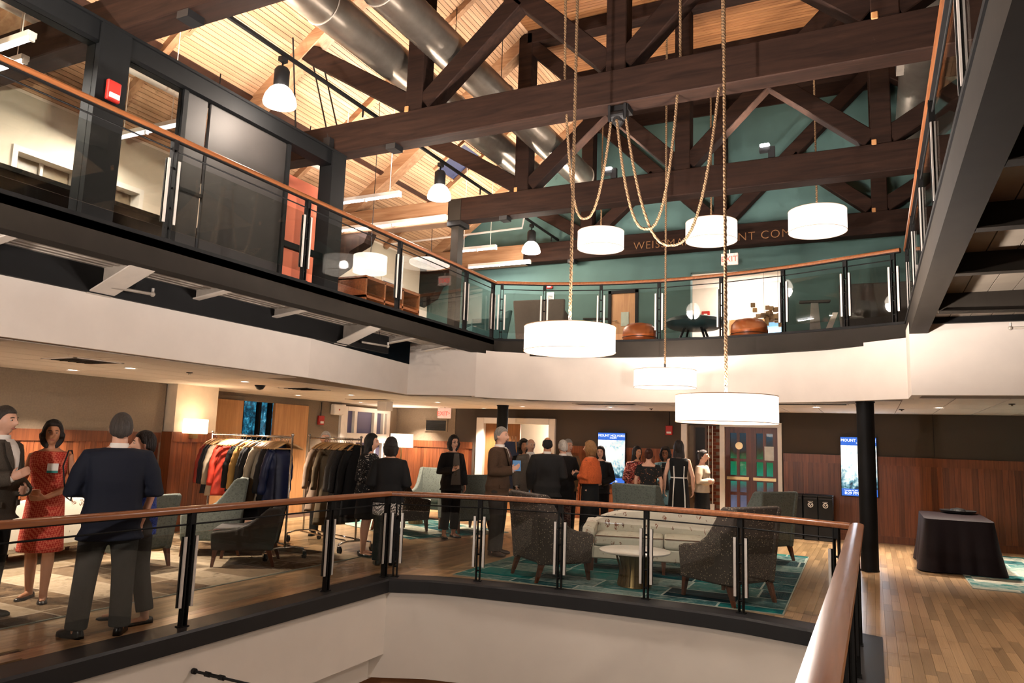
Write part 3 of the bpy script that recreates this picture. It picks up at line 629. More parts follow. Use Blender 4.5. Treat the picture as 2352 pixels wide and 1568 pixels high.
# roof lights
m_sky = EM('dusk_skylight', '#3c4a86', .16, '#1a2038')
for x, y, l in ((-8.3, 6.25, 'small dusk-blue skylight beside the near truss'), (-8.05, 13.45, 'dusk-blue skylight on the slope behind the middle dome light')):
    k = E('skylight', (x, y, slope_pt(x)), label=l, cat='skylight', group='skylights in the lit slope'); k.rotation_euler = (0, -ang, 0)
    for a_, c_ in (((-.45, -.5, -.05), (.45, -.45, .02)), ((-.45, .45, -.05), (.45, .5, .02)), ((-.45, -.45, -.05), (-.4, .45, .02)), ((.4, -.45, -.05), (.45, .45, .02))): MB().box(a_, c_).build('frame', m_timberO, k)
    MB().box((-.4, -.45, -.006), (.4, .45, -.001)).build('pane', m_sky, k)
# ================================================================== drum pendants on ropes
def shade_mat(name, col, st, tr):
    m = EM(name, col, st, '#b9b2a8'); t = m.node_tree; o = t.nodes['Material Output']; p = t.nodes['Principled BSDF']; x = t.nodes.new('ShaderNodeMixShader'); q = t.nodes.new('ShaderNodeBsdfTransparent'); x.inputs[0].default_value = tr
    t.links.new(p.outputs[0], x.inputs[1]); t.links.new(q.outputs[0], x.inputs[2]); t.links.new(x.outputs[0], o.inputs[0]); return m
m_drum = shade_mat('drum_shade_linen', '#fff3e8', .62, .4)
m_drumb = shade_mat('drum_diffuser', '#fff3ea', .55, .6)
def rope_mat():
    n = NT('manila_rope'); n.p(.9); c = n.coord((1, 1, 1)); wv = n.n('ShaderNodeTexWave'); wv.inputs['Scale'].default_value = 18; wv.inputs['Distortion'].default_value = .5; wv.bands_direction = 'DIAGONAL'; n.l(c, 'Vector', wv, 'Vector')
    r = n.ramp(wv, 'Fac', [(.2, '#54402b'), (.8, '#917250')]); n.base(r, 'Color'); n.bump(wv, 'Fac', .6, .006); return n.m
m_rope = rope_mat()
def rope_tube(pts, r=.017):
    """a twisted three-strand rope along a polyline"""
    P = [Vector(p) for p in pts]; out = [P[0]]
    for a, c in zip(P, P[1:]):
        n = max(1, int((c - a).length / .022)); out += [a.lerp(c, (i + 1) / n) for i in range(n)]
    b = MB(); m = len(out)
    rings = []; prev = None
    for i, p in enumerate(out):
        d = (out[min(i + 1, m - 1)] - out[max(i - 1, 0)]).normalized()
        if prev is None: x = d.cross(Vector((0, 1, 0)) if abs(d.y) < .9 else Vector((1, 0, 0))).normalized()
        else: x = (prev - d * prev.dot(d)).normalized()
        prev = x; y = d.cross(x); tw = i * .62
        rings.append([p + (x * math.cos(t + tw) + y * math.sin(t + tw)) * r * (.98 + .15 * math.cos(3 * t)) for t in [2 * PI * j / 9 for j in range(9)]])
    return b.rings(rings)
def pendant(c, R, H, ztop, label, lamp=1.0):
    x, y, z = c
    p = E('drum_pendant', (x, y, z), label=label, cat='pendant lamp', group='white drum pendants')
    MB().lathe([(R, 0), (R, H), (R - .006, H), (R - .006, 0)], n=48).build('shade', m_drum, p, auto=50)
    MB().lathe([(0.001, .02), (R - .01, .02), (R - .01, .026), (.001, .026)], n=48, caps=False).build('diffuser', m_drumb, p)
    for zz in (0, H): MB().tube([((R + .001) * math.cos(2 * PI * j / 48), (R + .001) * math.sin(2 * PI * j / 48), zz) for j in range(48)], .004, 5, closed=True).build('hoop', M('tan_hoop', '#b9946f', .6), p)
    a = rng.uniform(.2, 1.2)
    MB().tube([(-.01 * math.cos(a), -.01 * math.sin(a), .008), (R * .97 * math.cos(a - 1.6), R * .97 * math.sin(a - 1.6), .008)], .006, 5).build('seam_wire', M('dark_wire', '#4a3d34', .6), p); MB().sphere((0, 0, .012), .014, 8, 6).build('finial', m_black, p)
    MB().lathe([(.018, H - .01), (.018, H + .1), (.01, H + .12)], n=10).build('stem', m_black, p)
    for k in range(3): MB().tube([(0, 0, H - .01), (R * math.cos(k * 2.094), R * math.sin(k * 2.094), H - .005)], .005, 5).build('spider_arm', m_steel, p)
    rope_tube([(0, 0, H + .1), (0, 0, ztop - z)]).build('rope', m_rope, p, smooth=True)
    light('pendant_lamp', 'POINT', (x, y, z + H * .55), 170 * lamp, NEUT, .1, parent=p)
    return p
pendant((-2.87, 7.22, 2.61), .485, .26, 9.46, 'big drum pendant on rope, left one over the stairwell', 3.6)
pendant((-2.92, 11.45, 2.57), .485, .27, 9.46, 'drum pendant blending into the white curved band', .4)
pendant((-1.28, 7.4, 1.90), .485, .26, 9.46, 'lowest and largest looking drum pendant, before the glazed doors', 3.8)
pendant((-3.5, -.7, 2.2), .485, .26, 9.46, 'added unseen drum pendant over the near end of the stairwell, brightening the white band', 15.0)  # extra pendant out of view, added to brighten the plaster band
pendant((-5.02, 14.27, 5.72), .485, .36, 9.46, 'upper drum pendant left of the carved lettering', .35)
pendant((-2.7, 14.08, 5.62), .485, .37, 9.46, 'upper drum pendant hanging in front of the lettering', .35)
pendant((-.77, 13.66, 5.5), .485, .38, 9.46, 'highest drum pendant toward the right gallery', .35)
# looped ropes and pulley under the ropes' truss
pl = E('rope_pulley', (-2.72, 8.2, 5.6), label='black pulley block with three looping ropes under the truss', cat='pulley')
MB().cbox((-2.72, 8.38, 5.79), (.26, .2, .07)).build('mount', m_black, pl, True)
for dx in (-.1, .1): MB().cbox((-2.72 + dx, 8.3, 5.72), (.03, .12, .2)).build('cheek', m_black, pl, True)
MB().tube([(-2.8, 8.3, 5.69), (-2.64, 8.3, 5.69)], .07, 16).build('wheel', m_black, pl, True); MB().lathe([(.03, 5.55), (.07, 5.6), (.07, 5.66)], (-2.72, 8.3, 0), 12).build('housing', m_black, pl, True)
def loop(a, c, low, n=24):
    """a slack rope between a and c whose lowest point lies at height low"""
    a, c = Vector(a), Vector(c); pts = []
    for i in range(n + 1):
        t = i / n; p = a.lerp(c, t); u = 2 * t - 1; s = (1 - abs(u) ** 2.6); ch = a.z + (c.z - a.z) * t
        p.z = ch - (ch - low) * s; pts.append(p)
    return pts
rope_tube(loop((-3.45, 8.3, 6.4), (-2.81, 8.3, 5.66), 4.42)).build('rope', m_rope, pl, True, smooth=True)
rope_tube(loop((-2.72, 8.24, 5.62), (-1.95, 8.3, 6.3), 4.2)).build('rope', m_rope, pl, True, smooth=True)
rope_tube(loop((-2.62, 8.28, 5.66), (-1.45, 8.3, 6.3), 3.98)).build('rope', m_rope, pl, True, smooth=True)
for x0, z0 in ((-3.45, 6.4), (-1.95, 6.3), (-1.45, 6.3)): rope_tube([(x0, 8.3, z0), (x0 + .03, 8.1, 9.44)]).build('rope_lead', m_rope, pl, True, smooth=True)

# ================================================================== fluorescent battens
m_tube = EM('fluorescent_tube', '#f4f2ff', 7.0)
def batten(a, c, label, drop=None, lamp=20):
    a, c = Vector(a), Vector(c); f = E('fluorescent_batten', tuple((a + c) / 2), label=label, cat='tube light', group='fluorescent battens')
    MB().beam(a, c, .09, .06).build('channel', m_white, f, True)
    d = (c - a).normalized(); u = Vector((0, 0, -.045))
    for s0, s1 in ((.01, .5), (.5, .99)): MB().tube([a.lerp(c, s0) + u + d * .02, a.lerp(c, s1) + u - d * .02], .02, 10).build('tube', m_tube, f, True)
    for s in (0, .5, 1): MB().cbox(a.lerp(c, s) + u, (.03, .05, .06)).build('end_socket', m_white, f, True)
    mid = (a + c) / 2
    light('batten_lamp', 'AREA', mid + Vector((0, -.06, -.08)), lamp, NEUT, (c - a).length, mid + Vector((0, -.5, -3)), parent=f, sizey=.1)
    if drop:
        for s in (.15, .85): p = a.lerp(c, s); MB().tube([p, Vector((p.x, p.y, slope_pt(p.x) + .01))], .006, 6).build('drop_rod', m_white, f, True)
batten((-9.85, 11.785, 5.93), (-7.3, 11.785, 5.93), 'tube light fixed along the middle truss end', lamp=45)
batten((-8.75, 15.255, 5.86), (-7.1, 15.255, 5.86), 'tube light fixed along the far lettered truss', lamp=30)
batten((-8.6, 10.0, 5.8), (-7.15, 10.0, 5.8), 'hanging tube light just right of the orange panel', 1.2, 30)
batten((-8.15, 13.7, 5.82), (-7.2, 13.7, 5.82), 'hanging tube light before the teal wall', 1.2, 25)
batten((-9.7, 6.5, 5.8), (-8.3, 6.5, 5.8), 'hanging tube light inside the glazed office', .8, 110)
batten((-8.6, 4.0, 5.5), (-7.4, 4.0, 5.5), 'tube light beside the near timber truss', .8, 90)
batten((-9.5, 4.5, 5.72), (-8.4, 4.5, 5.72), 'tube light at the top left picture edge', .8, 60)
# floodlights on the middle truss
m_flood = EM('flood_lens', '#ffffff', 18)
for x, yy, z, l in ((-4.05, 11.86, 6.42, 'bright floodlight on the middle truss, left one'), (-1.42, 11.86, 6.45, 'bright floodlight on the middle truss, right one')):
    f = E('floodlight', (x, yy, 6.28), label=l, cat='floodlight', group='truss floodlights')
    MB().cbox((x + .1, yy, 6.37), (.1, .08, .18)).build('bracket', m_black, f, True); MB().cbox((x, yy, z - .02), (.17, .1, .08)).build('housing', m_black, f, True); MB().cbox((x, yy - .03, z + .035), (.15, .1, .05)).build('lens', m_flood, f, True, bevel=.02, seg=3)
    light('flood_lamp', 'SPOT', (x, yy + .04, z + .09), 120, WARM, .05, (x, yy + .15, z + 4), 150, .6, parent=f)
# carved lettering on the far truss
m_gold = M('gilded_letter', '#94693f', .6, .1)
text('lettering', 'WEISSMAN STUDENT COMMONS', .245, (-4.62, 15.293, 5.92), (PI / 2, 0, 0), m_gold, TR[3], .003, spacing=1.12, thin=-.004)
# carved end brackets under the two far trusses
for y, k in ((11.98, 2), (15.45, 3)):
    MB().rings([[(-10.2, y - .14, 5.83), (-9.2, y - .14, 5.83), (-9.3, y - .14, 5.6), (-9.65, y - .14, 5.45), (-9.8, y - .14, 5.15), (-10.2, y - .14, 4.95)], [(-10.2, y + .14, 5.83), (-9.2, y + .14, 5.83), (-9.3, y + .14, 5.6), (-9.65, y + .14, 5.45), (-9.8, y + .14, 5.15), (-10.2, y + .14, 4.95)]]).build('corbel', m_timber, TR[k], True)
# sprinkler main on the slope
sp = E('sprinkler_main', (-8.9, 6, 6.5), label='pale pipe run under the lit roof slope', cat='pipe')
MB().tube([(-8.7, 4.2, 6.35), (-8.7, 10.2, 6.35)], .045, 10).build('pipe', m_white, sp, True, smooth=True)
for y in (5.4, 7.4, 9.4): MB().tube([(-8.7, y, 6.35), (-8.7, y, 7.0)], .01, 6).build('hanger', m_steel, sp, True)
sp = E('sprinkler_main', (-7.6, 13.2, 6.0), label='thin pipe with downturned end before the teal wall', cat='pipe')
MB().tube([(-9.6, 13.2, 5.95), (-6.35, 13.2, 6.0), (-6.3, 13.2, 6.3)], .022, 8).build('pipe', m_white, sp, True)

# ================================================================== side gallery office frame
m_frame = M('charcoal_frame_steel', '#0b0c0d', .7, var=.1, scale=3, spec=.12)
m_panel = M('charcoal_wall_panel', '#211f1e', .6, var=.12, scale=2, spec=.25)
m_orange = M('coral_orange_wall', '#c9694a', .8, var=.05, scale=2)
XC = -7.14
of = E('office_facade', (XC, 4.6, ZG1), label='charcoal steel office front with glass and panels on the side gallery', cat='office front')
for y0, y1 in ((4.48, 4.76), (8.12, 8.36), (.9, 1.1), (2.98, 3.16)): 
    MB().box((XC - .14, y0, ZG1), (XC + .10, y1, 5.83)).build('steel_post', m_frame, of, True); MB().box((XC + .1, y0 - .03, ZG1), (XC + .125, y1 + .03, 5.83)).build('post_flange', m_frame, of, True)
MB().box((XC - .12, .9, 5.60), (XC + .1, 8.36, 5.83)).build('top_beam', m_frame, of, True); MB().box((XC + .1, .9, 5.80), (XC + .13, 8.4, 5.83)).build('beam_flange', m_frame, of, True)
MB().box((XC - .05, .9, ZG1), (XC + .03, 8.3, 3.62)).build('sill', m_frame, of, True)
for y0, y1, z0, z1 in ((5.62, 5.92, 3.62, 5.6), (5.96, 7.26, 3.62, 5.6)): MB().box((XC - .03, y0, z0), (XC + .02, y1, z1)).build('panel', m_panel, of, True, bevel=.008)
for y in (5.56, 7.27): MB().box((XC - .06, y, 3.6), (XC + .04, y + .06, 5.6)).build('mullion', m_frame, of, True)
for y0, y1 in ((1.1, 2.98), (3.16, 4.48), (4.76, 5.56)): MB().box((XC - .006, y0, 3.62), (XC + .006, y1, 5.6)).build('pane', m_glass, of, True)
MB().box((XC - .05, 7.33, 4.18), (XC + .03, 8.12, 4.26)).build('transom', m_frame, of, True)
MB().box((XC - .05, 5.56, 4.4), (XC + .03, 5.94, 4.44)).build('transom', m_frame, of, True)
MB().box((XC - .7, 7.35, ZG1), (XC - .64, 8.7, 5.52)).build('orange_partition', m_orange, of, True)
MB().box((-10.1, 8.55, ZG1), (XC - .2, 8.62, 5.2)).build('cross_partition', m_upwhite, of, True) if False else None
al = E('fire_alarm', (XC + .14, 4.62, 5.1), label='red fire alarm strobe on the gallery steel post', cat='fire alarm', group='red fire alarms')
MB().box((XC + .125, 4.55, 5.0), (XC + .17, 4.7, 5.22)).build('body', m_red, al, True, bevel=.01); MB().box((XC + .17, 4.57, 5.03), (XC + .185, 4.68, 5.08)).build('strobe', m_white, al, True)
# far gallery post at the middle truss
gp = E('steel_post', (XC, 12.0, ZG1), label='slim grey steel post under the middle truss on the gallery', cat='post')
MB().box((XC - .1, 11.88, ZG1), (XC + .06, 12.08, 5.83)).build('shaft', m_steel2, gp, True); MB().box((XC - .16, 11.8, 5.74), (XC + .14, 12.16, 5.83)).build('cap_plate', m_steel, gp, True); MB().box((XC - .13, 11.81, 5.84), (XC + .13, 11.825, 6.26)).build('side_plate', m_steel2, gp, True)
# lounge things on the side gallery
dk = E('office_desk', (-8.4, 4.0, ZG1), label='long dark desk behind the near office glass', cat='desk'); MB().box((-9.3, 2.6, 4.17), (-7.7, 6.6, 4.22)).build('desk_top', m_black, dk, True)
for x, y in ((-9.2, 2.7), (-7.8, 2.7), (-9.2, 6.5), (-7.8, 6.5)): MB().box((x - .03, y - .03, ZG1), (x + .03, y + .03, 4.17)).build('leg', m_black, dk, True)
MB().box((-9.3, 2.6, 3.6), (-9.26, 6.6, 4.17)).build('modesty_panel', m_doorwood, dk, True)
lb = E('low_bookcase', (-7.3, 9.4, ZG1), label='low cherry bookcase behind the side gallery rail', cat='bookcase')
for z0, z1 in ((ZG1, ZG1 + .05), (3.82, 3.86), (4.12, 4.17)): MB().box((-7.9, 9.15, z0), (-7.1, 10.7, z1)).build('shelf', m_rail, lb, True)
for y in (9.15, 9.65, 10.16, 10.66): MB().box((-7.9, y, ZG1), (-7.1, y + .04, 4.14)).build('upright', m_rail, lb, True)
MB().box((-7.9, 9.15, ZG1), (-7.87, 10.7, 4.14)).build('back', m_rail, lb, True)
dr = E('drum_lamp', (-8.0, 10.4, 4.55), label='soft white drum lamp hanging low over the side gallery', cat='pendant lamp')
MB().lathe([(.3, 0), (.3, .3), (.294, .3), (.294, 0)], n=36).build('shade', m_drum, dr, auto=50); MB().lathe([(.001, .02), (.29, .02)], n=36, caps=False).build('diffuser', m_drumb, dr); MB().tube([(0, 0, .3), (0, 0, 3.24)], .006, 6).build('cord', m_black, dr)
dr2 = E('dish_lamp', (-8.4, 13.0, 5.35), label='flat white dish lamp seen past the steel post', cat='pendant lamp')
MB().lathe([(.001, -.1), (.3, -.06), (.45, 0), (.46, .05), (.44, .05)], n=36).build('bowl', m_drumb, dr2, smooth=True); MB().tube([(0, 0, 0), (0, 0, 2.14)], .006, 6).build('cord', m_black, dr2)
# ================================================================== fabrics
def speckle(name, base, dot, scale, thr, dot2=None):
    n = NT(name); n.p(.9); c = n.coord(); v = n.n('ShaderNodeTexVoronoi'); v.inputs['Scale'].default_value = scale; v.inputs['Randomness'].default_value = .85; n.l(c, 'Vector', v, 'Vector')
    z = n.noise(c, 60, 2); rb = n.ramp(z, 'Fac', [(.3, mul(base, .8)), (.7, mul(base, 1.2))])
    th = n.n('ShaderNodeMath', operation='LESS_THAN'); n.l(v, 'Distance', th, 0); th.inputs[1].default_value = thr
    m = n.mix((th, 'Value'), (rb, 'Color'), dot); n.base(m, 2); n.bump(z, 'Fac', .2, .004); return n.m
def rug_mat(name, cols, seam, cell, rot=0):
    n = NT(name); n.p(.95, spec=.1); c = n.coord((1 / cell[0], 1 / cell[1], 1), rot=(0, 0, rot)); 
    sep = n.n('ShaderNodeSeparateXYZ'); n.l(c, 'Vector', sep, 0)
    fy = n.n('ShaderNodeMath', operation='FLOOR'); n.l(sep, 'Y', fy, 0)
    wn0 = n.n('ShaderNodeTexWhiteNoise', noise_dimensions='1D'); n.l(fy, 'Value', wn0, 'W')
    ax = n.n('ShaderNodeMath', operation='MULTIPLY_ADD'); n.l(wn0, 'Value', ax, 0); ax.inputs[1].default_value = .8; n.l(sep, 'X', ax, 2)
    fx = n.n('ShaderNodeMath', operation='FLOOR'); n.l(ax, 'Value', fx, 0)
    cb = n.n('ShaderNodeCombineXYZ'); n.l(fx, 'Value', cb, 0); n.l(fy, 'Value', cb, 1)
    wn = n.n('ShaderNodeTexWhiteNoise', noise_dimensions='2D'); n.l(cb, 'Vector', wn, 'Vector')
    raw = n.coord(); z = n.noise(raw, 7, 8, .7, .4); z2 = n.noise(raw, 90, 3)
    ad = n.n('ShaderNodeMath', operation='MULTIPLY_ADD'); n.l(z, 'Fac', ad, 0); ad.inputs[1].default_value = .9; n.l(wn, 'Value', ad, 2)
    sb = n.n('ShaderNodeMath', operation='SUBTRACT'); n.l(ad, 'Value', sb, 0); sb.inputs[1].default_value = .45
    r = n.ramp(sb, 'Value', [(i / (len(cols) - 1), k) for i, k in enumerate(cols)])
    def edge(src, so, w):
        f = n.n('ShaderNodeMath', operation='FRACT'); n.l(src, so, f, 0); s = n.n('ShaderNodeMath', operation='SUBTRACT'); n.l(f, 'Value', s, 0); s.inputs[1].default_value = .5
        a = n.n('ShaderNodeMath', operation='ABSOLUTE'); n.l(s, 'Value', a, 0); g = n.n('ShaderNodeMath', operation='GREATER_THAN'); n.l(a, 'Value', g, 0); g.inputs[1].default_value = .5 - w; return g
    e1 = edge(ax, 'Value', .012 / cell[0]); e2 = edge(sep, 'Y', .012 / cell[1]); mx = n.n('ShaderNodeMath', operation='MAXIMUM'); n.l(e1, 'Value', mx, 0); n.l(e2, 'Value', mx, 1)
    mf = n.n('ShaderNodeMath', operation='MULTIPLY'); n.l(mx, 'Value', mf, 0); mf.inputs[1].default_value = .75
    m = n.mix((mf, 'Value'), (r, 'Color'), seam); m2 = n.mix(.25, (m, 2), (z2, 'Fac'), 'OVERLAY'); n.base(m2, 2); n.bump(z2, 'Fac', .4, .006); return n.m
def sprig(name, base, dark, red):
    """pale cloth with scattered upright sprigs"""
    n = NT(name); n.p(.85); c = n.coord((9, 9, 6)); z = n.noise(n.coord(), 30, 2); rb = n.ramp(z, 'Fac', [(.3, mul(base, .94)), (.7, base)])
    v = n.n('ShaderNodeTexVoronoi'); v.inputs['Scale'].default_value = 1.0; v.inputs['Randomness'].default_value = .35; n.l(c, 'Vector', v, 'Vector')
    d = n.n('ShaderNodeVectorMath', operation='SUBTRACT'); n.l(c, 'Vector', d, 0); n.l(v, 'Position', d, 1)
    nz = n.noise(c, 2.6, 3, .7, 1.2); th = n.n('ShaderNodeMath', operation='GREATER_THAN'); n.l(nz, 'Fac', th, 0); th.inputs[1].default_value = .53
    ln = n.n('ShaderNodeMath', operation='LESS_THAN'); n.l(v, 'Distance', ln, 0); ln.inputs[1].default_value = .36; mm = n.n('ShaderNodeMath', operation='MULTIPLY'); n.l(th, 'Value', mm, 0); n.l(ln, 'Value', mm, 1)
    cr = n.mix((v, 'Color'), dark, red); m = n.mix((mm, 'Value'), (rb, 'Color'), (cr, 2)); n.base(m, 2); return n.m
m_brownsp = speckle('brown_speckled_weave', '#3a3129', '#a08f76', 38, .20)
m_greygreen = speckle('grey_green_chenille', '#5b6058', '#4e534b', 24, .30)
m_charfab = M('charcoal_weave', '#37332f', .9, var=.15, scale=90, bump=.15)
m_floral = sprig('pale_sprigged_linen', '#c4bfae', '#4c3526', '#8a5a44')
m_leg = WOOD('walnut_leg', '#3c1f12', '#693a22', 2, .4, 20, .1)
m_tealrug = rug_mat('teal_patchwork', ['#06222a', '#0b4048', '#126a66', '#3d6664', '#7f918b', '#2b5557', '#082e37'], '#aab2a8', (.8, .52))
m_tealrug2 = rug_mat('teal_patchwork_b', ['#123237', '#1d6a69', '#87988f', '#b4ae9c', '#4b7775', '#0e3a40'], '#b8b8a8', (.7, .45))
m_brownrug = rug_mat('taupe_patchwork', ['#3b2d22', '#6e5943', '#8d7a63', '#a3927c', '#5d4a38', '#7d6a55'], '#a99a86', (.8, .55))
m_marble = M('white_marble', '#d9d2c8', .25, var=.08, scale=6)
m_brass = M('aged_brass', '#8a734c', .35, .8, var=.12)

def rug(name, label, c, size, rz, mat):
    r = E(name, (c[0], c[1], 0), rz, label, 'rug', 'patchwork rugs'); w, d = size
    MB().box((-w / 2, -d / 2, .001), (w / 2, d / 2, .012)).build('pile', mat, r); 
    b = MB(); 
    for x0, x1, y0, y1 in ((-w/2-.015, w/2+.015, -d/2-.015, -d/2), (-w/2-.015, w/2+.015, d/2, d/2+.015), (-w/2-.015, -w/2, -d/2, d/2), (w/2, w/2+.015, -d/2, d/2)): b.box((x0, y0, .001), (x1, y1, .010))
    b.build('binding', M('rug_binding', '#8f9488', .9), r); return r
rug('area_rug', 'teal patchwork rug under the floral sofa group', (-2.82, 10.45), (3.8, 4.6), .02, m_tealrug)
rug('area_rug', 'teal and cream patchwork rug under the woman with glasses', (-7.95, 12.05), (3.3, 2.1), -.42, m_tealrug2)
rug('area_rug', 'taupe patchwork rug under the red-dress group', (-8.25, 5.4), (3.7, 6.2), 0, m_brownrug)
rug('area_rug', 'teal patchwork rug beside the draped table', (2.6, 13.2), (3.0, 3.9), 0, m_tealrug2)

RUGS = [(-2.82, 10.45, 3.8, 4.6), (-7.95, 12.05, 3.5, 2.4), (-8.25, 5.4, 3.7, 6.2), (2.6, 13.2, 3.0, 3.9)]
def gz(x, y):
    return .0125 if any(abs(x - a) < w / 2 + .3 and abs(y - c) < d / 2 + .3 for a, c, w, d in RUGS) else .0
# ================================================================== seating
def swoop_chair(label, loc, face, mat, zs=1.0, ws=1.0, group='high-backed armchairs', name='armchair', wing=False):
    """chair whose arms sweep down from a tall back; face is the plan direction it looks"""
    rz = math.atan2(face[1], face[0]) - PI / 2
    r = E(name, (loc[0], loc[1], gz(*loc)), rz, label, 'armchair', group); W = .36 * ws
    prof = [(.36, .20), (.38, .54), (.30, .57), (.17, .585), (.06, .62), (-.04, .69), (-.12, .79), (-.20, .91), (-.25, .99), (-.29, 1.02), (-.40, 1.03), (-.44, 1.00), (-.36, .20)]
    prof = [(y, .2 + (z - .2) * zs) for y, z in prof]
    for s in (-1, 1):
        b = MB(); tl = lambda z: (z - .2) * .05
        b.rings([[(s * (W + tl(z)), y, z) for y, z in prof], [(s * (W - .075 + tl(z)), y, z) for y, z in prof]]); b.build('arm', mat, r, bevel=.022, seg=3, auto=35)
    zt = .2 + (1.02 - .2) * zs
    b = MB(); b.rings([[(-W + .06, -.34, .22), (W - .06, -.34, .22), (W - .06, -.22, .22), (-W + .06, -.22, .22)], [(-W + .02, -.385, .7 * zs), (W - .02, -.385, .7 * zs), (W - .02, -.255, .7 * zs), (-W + .02, -.255, .7 * zs)], [(-W - .01, -.43, zt), (W + .01, -.43, zt), (W + .01, -.30, zt), (-W - .01, -.30, zt)]]); b.build('backrest', mat, r, bevel=.02, seg=3, auto=35)
    MB().box((-W + .03, -.3, .2), (W - .03, .35, .34)).build('seat_base', mat, r, bevel=.015)
    MB().box((-W + .07, -.26, .34), (W - .07, .37, .46)).build('seat_cushion', mat, r, bevel=.035, seg=3, auto=35)
    for x in (-1, 1):
        for y0, dy in ((.31, .03), (-.31, -.07)):
            b = MB(); b.rings([[(x * (W - .04) + a, y0 + c, .21) for a, c in ((-.03, -.03), (.03, -.03), (.03, .03), (-.03, .03))], [(x * (W - .035) + a, y0 + dy + c, 0) for a, c in ((-.016, -.016), (.016, -.016), (.016, .016), (-.016, .016))]]); b.build('leg', m_leg, r)
    return r
swoop_chair('brown speckled armchair at the left end of the coffee table', (-3.62, 8.68), (.62, .78), m_brownsp)
swoop_chair('brown speckled armchair at the right end of the coffee table', (-1.5, 8.66), (-.85, .52), m_brownsp)
swoop_chair('low charcoal armchair facing away by the rolling rack', (-7.2, 7.18), (-.79, -.61), m_charfab, .62, 1.0)
swoop_chair('grey-green high-backed armchair facing out before the hung coats', (-8.15, 7.5), (-.75, -.66), m_greygreen)
swoop_chair('grey-green armchair standing by the black recycling bins', (-1.62, 12.1), (-.8, .55), m_greygreen)
swoop_chair('grey-green armchair showing its back behind the floral sofa', (-3.4, 12.1), (.2, .98), m_greygreen)
swoop_chair('grey-green armchair between the tweed man and the woman with glasses', (-6.75, 12.0), (-.86, .5), m_greygreen)
swoop_chair('grey-green armchair by the small table near the corner lamp', (-8.35, 13.4), (.2, -.98), m_greygreen)
swoop_chair('dark speckled armchair behind the woman in the black jacket', (-7.6, 11.2), (.3, .95), m_brownsp)
swoop_chair('grey-green armchair cut by the right picture edge', (2.62, 12.6), (.8, .6), m_greygreen)
swoop_chair('grey armchair half hidden behind the navy-suited man', (-8.15, 6.2), (-.95, .1), m_greygreen, .8)

def sofa(label, loc, rz, wd=2.0):
    r = E('sofa', (loc[0], loc[1], gz(*loc)), rz, label, 'sofa', 'sprigged sofas'); h = wd / 2
    # back with a camel curve, rolled arms
    n = 24; rs = []
    for i in range(n + 1):
        u = -1 + 2 * i / n; x = u * (h - .06); zt = .60 + .17 * (1 - abs(u) ** 3.0); y = .36 - .10 * abs(u) ** 3
        rs.append([(x, y - .10, .25), (x, y + .04, .22), (x, y + .09, zt - .06), (x, y + .07, zt), (x, y + .0, zt + .01), (x, y - .07, zt - .03)])
    MB().rings(rs).build('backrest', m_floral, r, auto=50)
    for s in (-1, 1):
        prof = [(-.36, .18), (-.40, .50), (-.36, .56), (-.2, .575), (0, .58), (.2, .60), (.36, .62), (.36, .18)]
        b = MB(); b.rings([[(s * (h - .13), y, z - .02) for y, z in prof], [(s * (h - .05), y, z) for y, z in prof], [(s * (h + .03), y, z - .01) for y, z in prof], [(s * (h + .03) - s * .05, y, max(.18, z - .12)) for y, z in prof]]); b.build('arm', m_floral, r, bevel=.012, seg=2, auto=40)
    MB().box((-h + .06, -.36, .16), (h - .06, .32, .32)).build('seat_base', m_floral, r, bevel=.015)
    for s in (-1, 1): MB().box((min(s * .004, s * (h - .13)), -.38, .32), (max(s * .004, s * (h - .13)), .28, .46)).build('seat_cushion', m_floral, r, bevel=.04, seg=3, auto=40)
    for s in (-1, 1): MB().tube([(s * .01, -.383, .455), (s * (h - .14), -.383, .455)], .006, 5).build('piping', m_leg, r)
    for x in (-h + .1, 0, h - .1):
        for y in (-.32, .33): b = MB(); b.rings([[(x + a, y + c, .17) for a, c in ((-.03, -.03), (.03, -.03), (.03, .03), (-.03, .03))], [(x + a, y + c, 0) for a, c in ((-.018, -.018), (.018, -.018), (.018, .018), (-.018, .018))]]); b.build('leg', m_leg, r)
    return r
sofa('pale floral sofa with arched back on the teal rug', (-2.55, 9.98), .255, 2.05)
sofa('pale floral sofa behind the red-dress group', (-9.3, 5.7), -1.45, 1.9)
def drum_table(label, c, h, R, base_r):
    r = E('side_table', (c[0], c[1], gz(*c)), 0, label, 'table', 'marble drum tables')
    MB().lathe([(R - .02, h - .025), (R, h - .018), (R, h - .004), (R - .006, h)], n=48).build('table_top', m_marble, r, auto=40)
    MB().lathe([(base_r, .0), (base_r * .93, .08), (base_r * .84, h * .45), (base_r * .86, h * .75), (base_r * 1.15, h - .03)], n=40).build('drum_base', m_brass, r, auto=50)
    for k in range(20): a = 2 * PI * k / 20; MB().tube([(base_r * .995 * math.cos(a), base_r * .995 * math.sin(a), .01), (base_r * .86 * math.cos(a), base_r * .86 * math.sin(a), h * .45), (base_r * 1.14 * math.cos(a), base_r * 1.14 * math.sin(a), h - .035)], .006, 4).build('rib', m_brass, r)
    return r
drum_table('round marble coffee table with brass drum base before the sofa', (-2.58, 8.74), .41, .42, .20)
drum_table('small marble table with brass base by the corner', (-8.0, 12.3), .46, .28, .14)
drum_table('low white-topped table beside the grey chair by the rack', (-8.85, 7.2), .42, .2, .1)
fl = E('floor_lamp', (-10.2, 14.9, 0), 0, 'floor lamp with white drum shade in the far corner', 'floor lamp')
MB().lathe([(.28, 1.42), (.27, 1.74), (.265, 1.74), (.275, 1.42)], n=32).build('lamp_shade', EM('lamp_linen_glow', '#ffe9d0', 1.1, '#efe4d4'), fl, auto=50)
